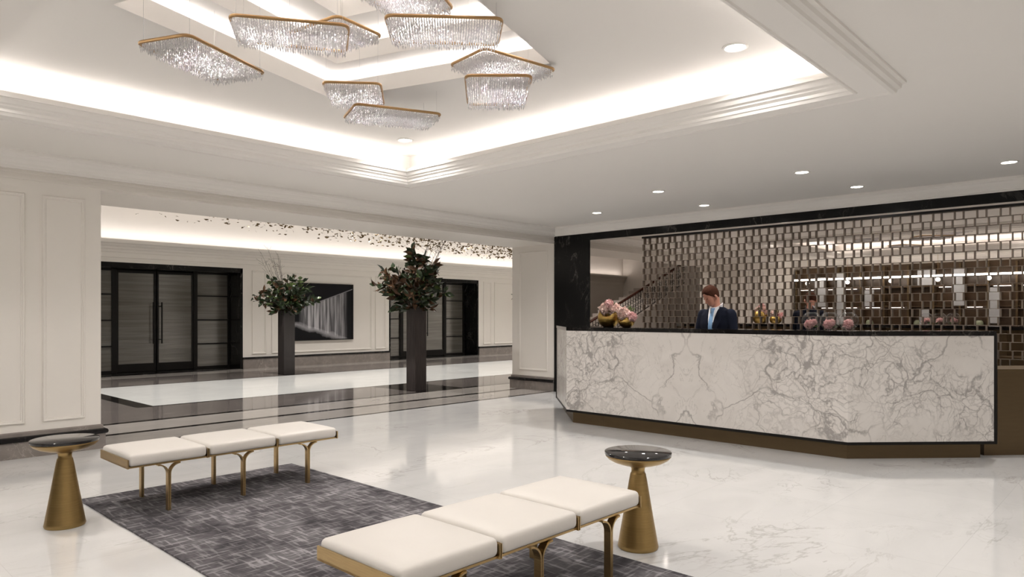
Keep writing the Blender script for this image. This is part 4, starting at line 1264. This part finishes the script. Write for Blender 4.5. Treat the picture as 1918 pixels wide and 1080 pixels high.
# ------------------------------------------------------------------ what the mirror shows: bar front behind the camera, stair in the gallery
def bar_wall():
    t = thing('display_cabinet', 'brown wooden display cabinet with pale panels reflected in the mirror behind the desk', 'cabinet', (XW, 1.5, 0), 0)
    mb = MB(); mb.box(0.0, 0.03, 0, 6.6, 0, 2.80)
    mb.box(0.0, 0.30, 0, 6.6, 0.0, 0.10); mb.build('back_panel', M['walnut'], t)
    rnd = random.Random(4)
    for k in range(12):
        mb = MB(); y = k * 0.6; mb.box(0.0, 0.30, y - 0.02, y + 0.02, 0.10, 2.75); mb.build('upright', M['bronze'], t)
    for z in (0.55, 1.05, 1.62, 2.15):
        mb = MB(); mb.box(0.03, 0.28, 0.0, 6.6, z, z + 0.03); mb.build('shelf', M['walnut'], t)
    for y, w, z0, z1 in ((0.75, 0.22, 1.25, 2.1), (1.55, 0.22, 1.2, 2.1), (2.05, 0.30, 0.6, 1.0), (2.30, 0.25, 1.65, 2.6), (2.95, 0.42, 2.2, 2.6), (3.1, 0.22, 0.62, 1.55), (3.75, 0.5, 0.62, 1.0), (4.45, 0.24, 1.65, 2.1), (5.0, 0.5, 0.62, 1.0), (5.75, 0.3, 1.65, 2.5), (5.2, 0.24, 1.15, 2.6), (6.15, 0.3, 0.62, 1.0)):
        mb = MB(); mb.box(0.285, 0.305, y, y + w, z0, z1); mb.build('pale_panel', M['greypanel'], t)
    for z in (0.58, 1.08, 1.65, 2.18):
        for k in range(11):
            if rnd.random() < 0.6:
                mb = MB(); mb.box(0.20, 0.24, k * 0.6 + 0.12, k * 0.6 + 0.48, z - 0.045, z - 0.037); mb.build('shelf_light', M['strip'], t)
    t2 = thing('linear_pendant', 'long bright tube lamp with small globes hanging before the brown cabinet', 'lamp', (XW + 0.75, 1.6, 2.42))
    mb = MB(); mb.tube([(0, 0, 0), (0, 6.4, 0)], 0.022, 10); mb.build('light_tube', M['lamp'], t2)
    for k in range(6):
        mb = MB(); mb.sphere((0, 0.5 + k * 1.1, -0.10), 0.05, 14, 10); mb.build('globe', M['lamp'], t2, smooth=True)
        mb = MB(); mb.tube([(0, 0.5 + k * 1.1, 0.0), (0, 0.5 + k * 1.1, CEIL - 2.42)], 0.004, 5); mb.build('cord', M['brass'], t2)
    for k, y in enumerate((0.8, 2.0, 3.4, 4.6)):
        mb = MB(); mb.lathe([(0.04, 0), (0.085, 0.03), (0.10, 0.09), (0.08, 0.16), (0.045, 0.19)], 20)
        tag(mb.build('round_pot', M['pot'], smooth=True), 'round pale green pot on the cabinet shelf, number %s from the right' % ('one', 'two', 'three', 'four')[k], 'pot', 'pale green pots in the brown cabinet', (XW + 0.16, 1.5 + y, 1.08))
bar_wall()

def stair():
    t = thing('staircase', 'grand staircase with scrolled iron balustrade and mahogany handrail, seen in the mirror', 'staircase', (3.2, 13.0, 0))
    n = 20; run = 0.33; rise = 0.122
    mb = MB()
    for k in range(n): mb.box(-(k + 1) * run, -k * run, 0.0, 2.0, 0.0, (k + 1) * rise)
    mb.build('steps', M['stone'], t)
    sl = rise / run
    mb = MB(); mb.tube([(0.1, 0, 0.86), (-n * run, 0, 0.90 + n * rise)], 0.045, 10); mb.build('handrail', M['handrail'], t, smooth=True)
    mb = MB(); mb.tube([(0.1, 0, 0.14), (-n * run, 0, 0.16 + n * rise)], 0.018, 6)
    for k in range(44):
        x = -0.05 - k * 0.15; z = 0.14 - x * sl
        mb.box(x - 0.008, x + 0.008, -0.008, 0.008, z, z + 0.74)
        for zz, r in ((0.20, 0.055), (0.36, 0.045), (0.54, 0.06)):
            mb.tube([(x - 0.075 + math.cos(a) * r, 0, z + zz + 0.03 + math.sin(a) * r) for a in [i * PI / 5 for i in range(10)]], 0.009, 4, closed=True)
    mb.build('balustrade', M['iron'], t)
stair()
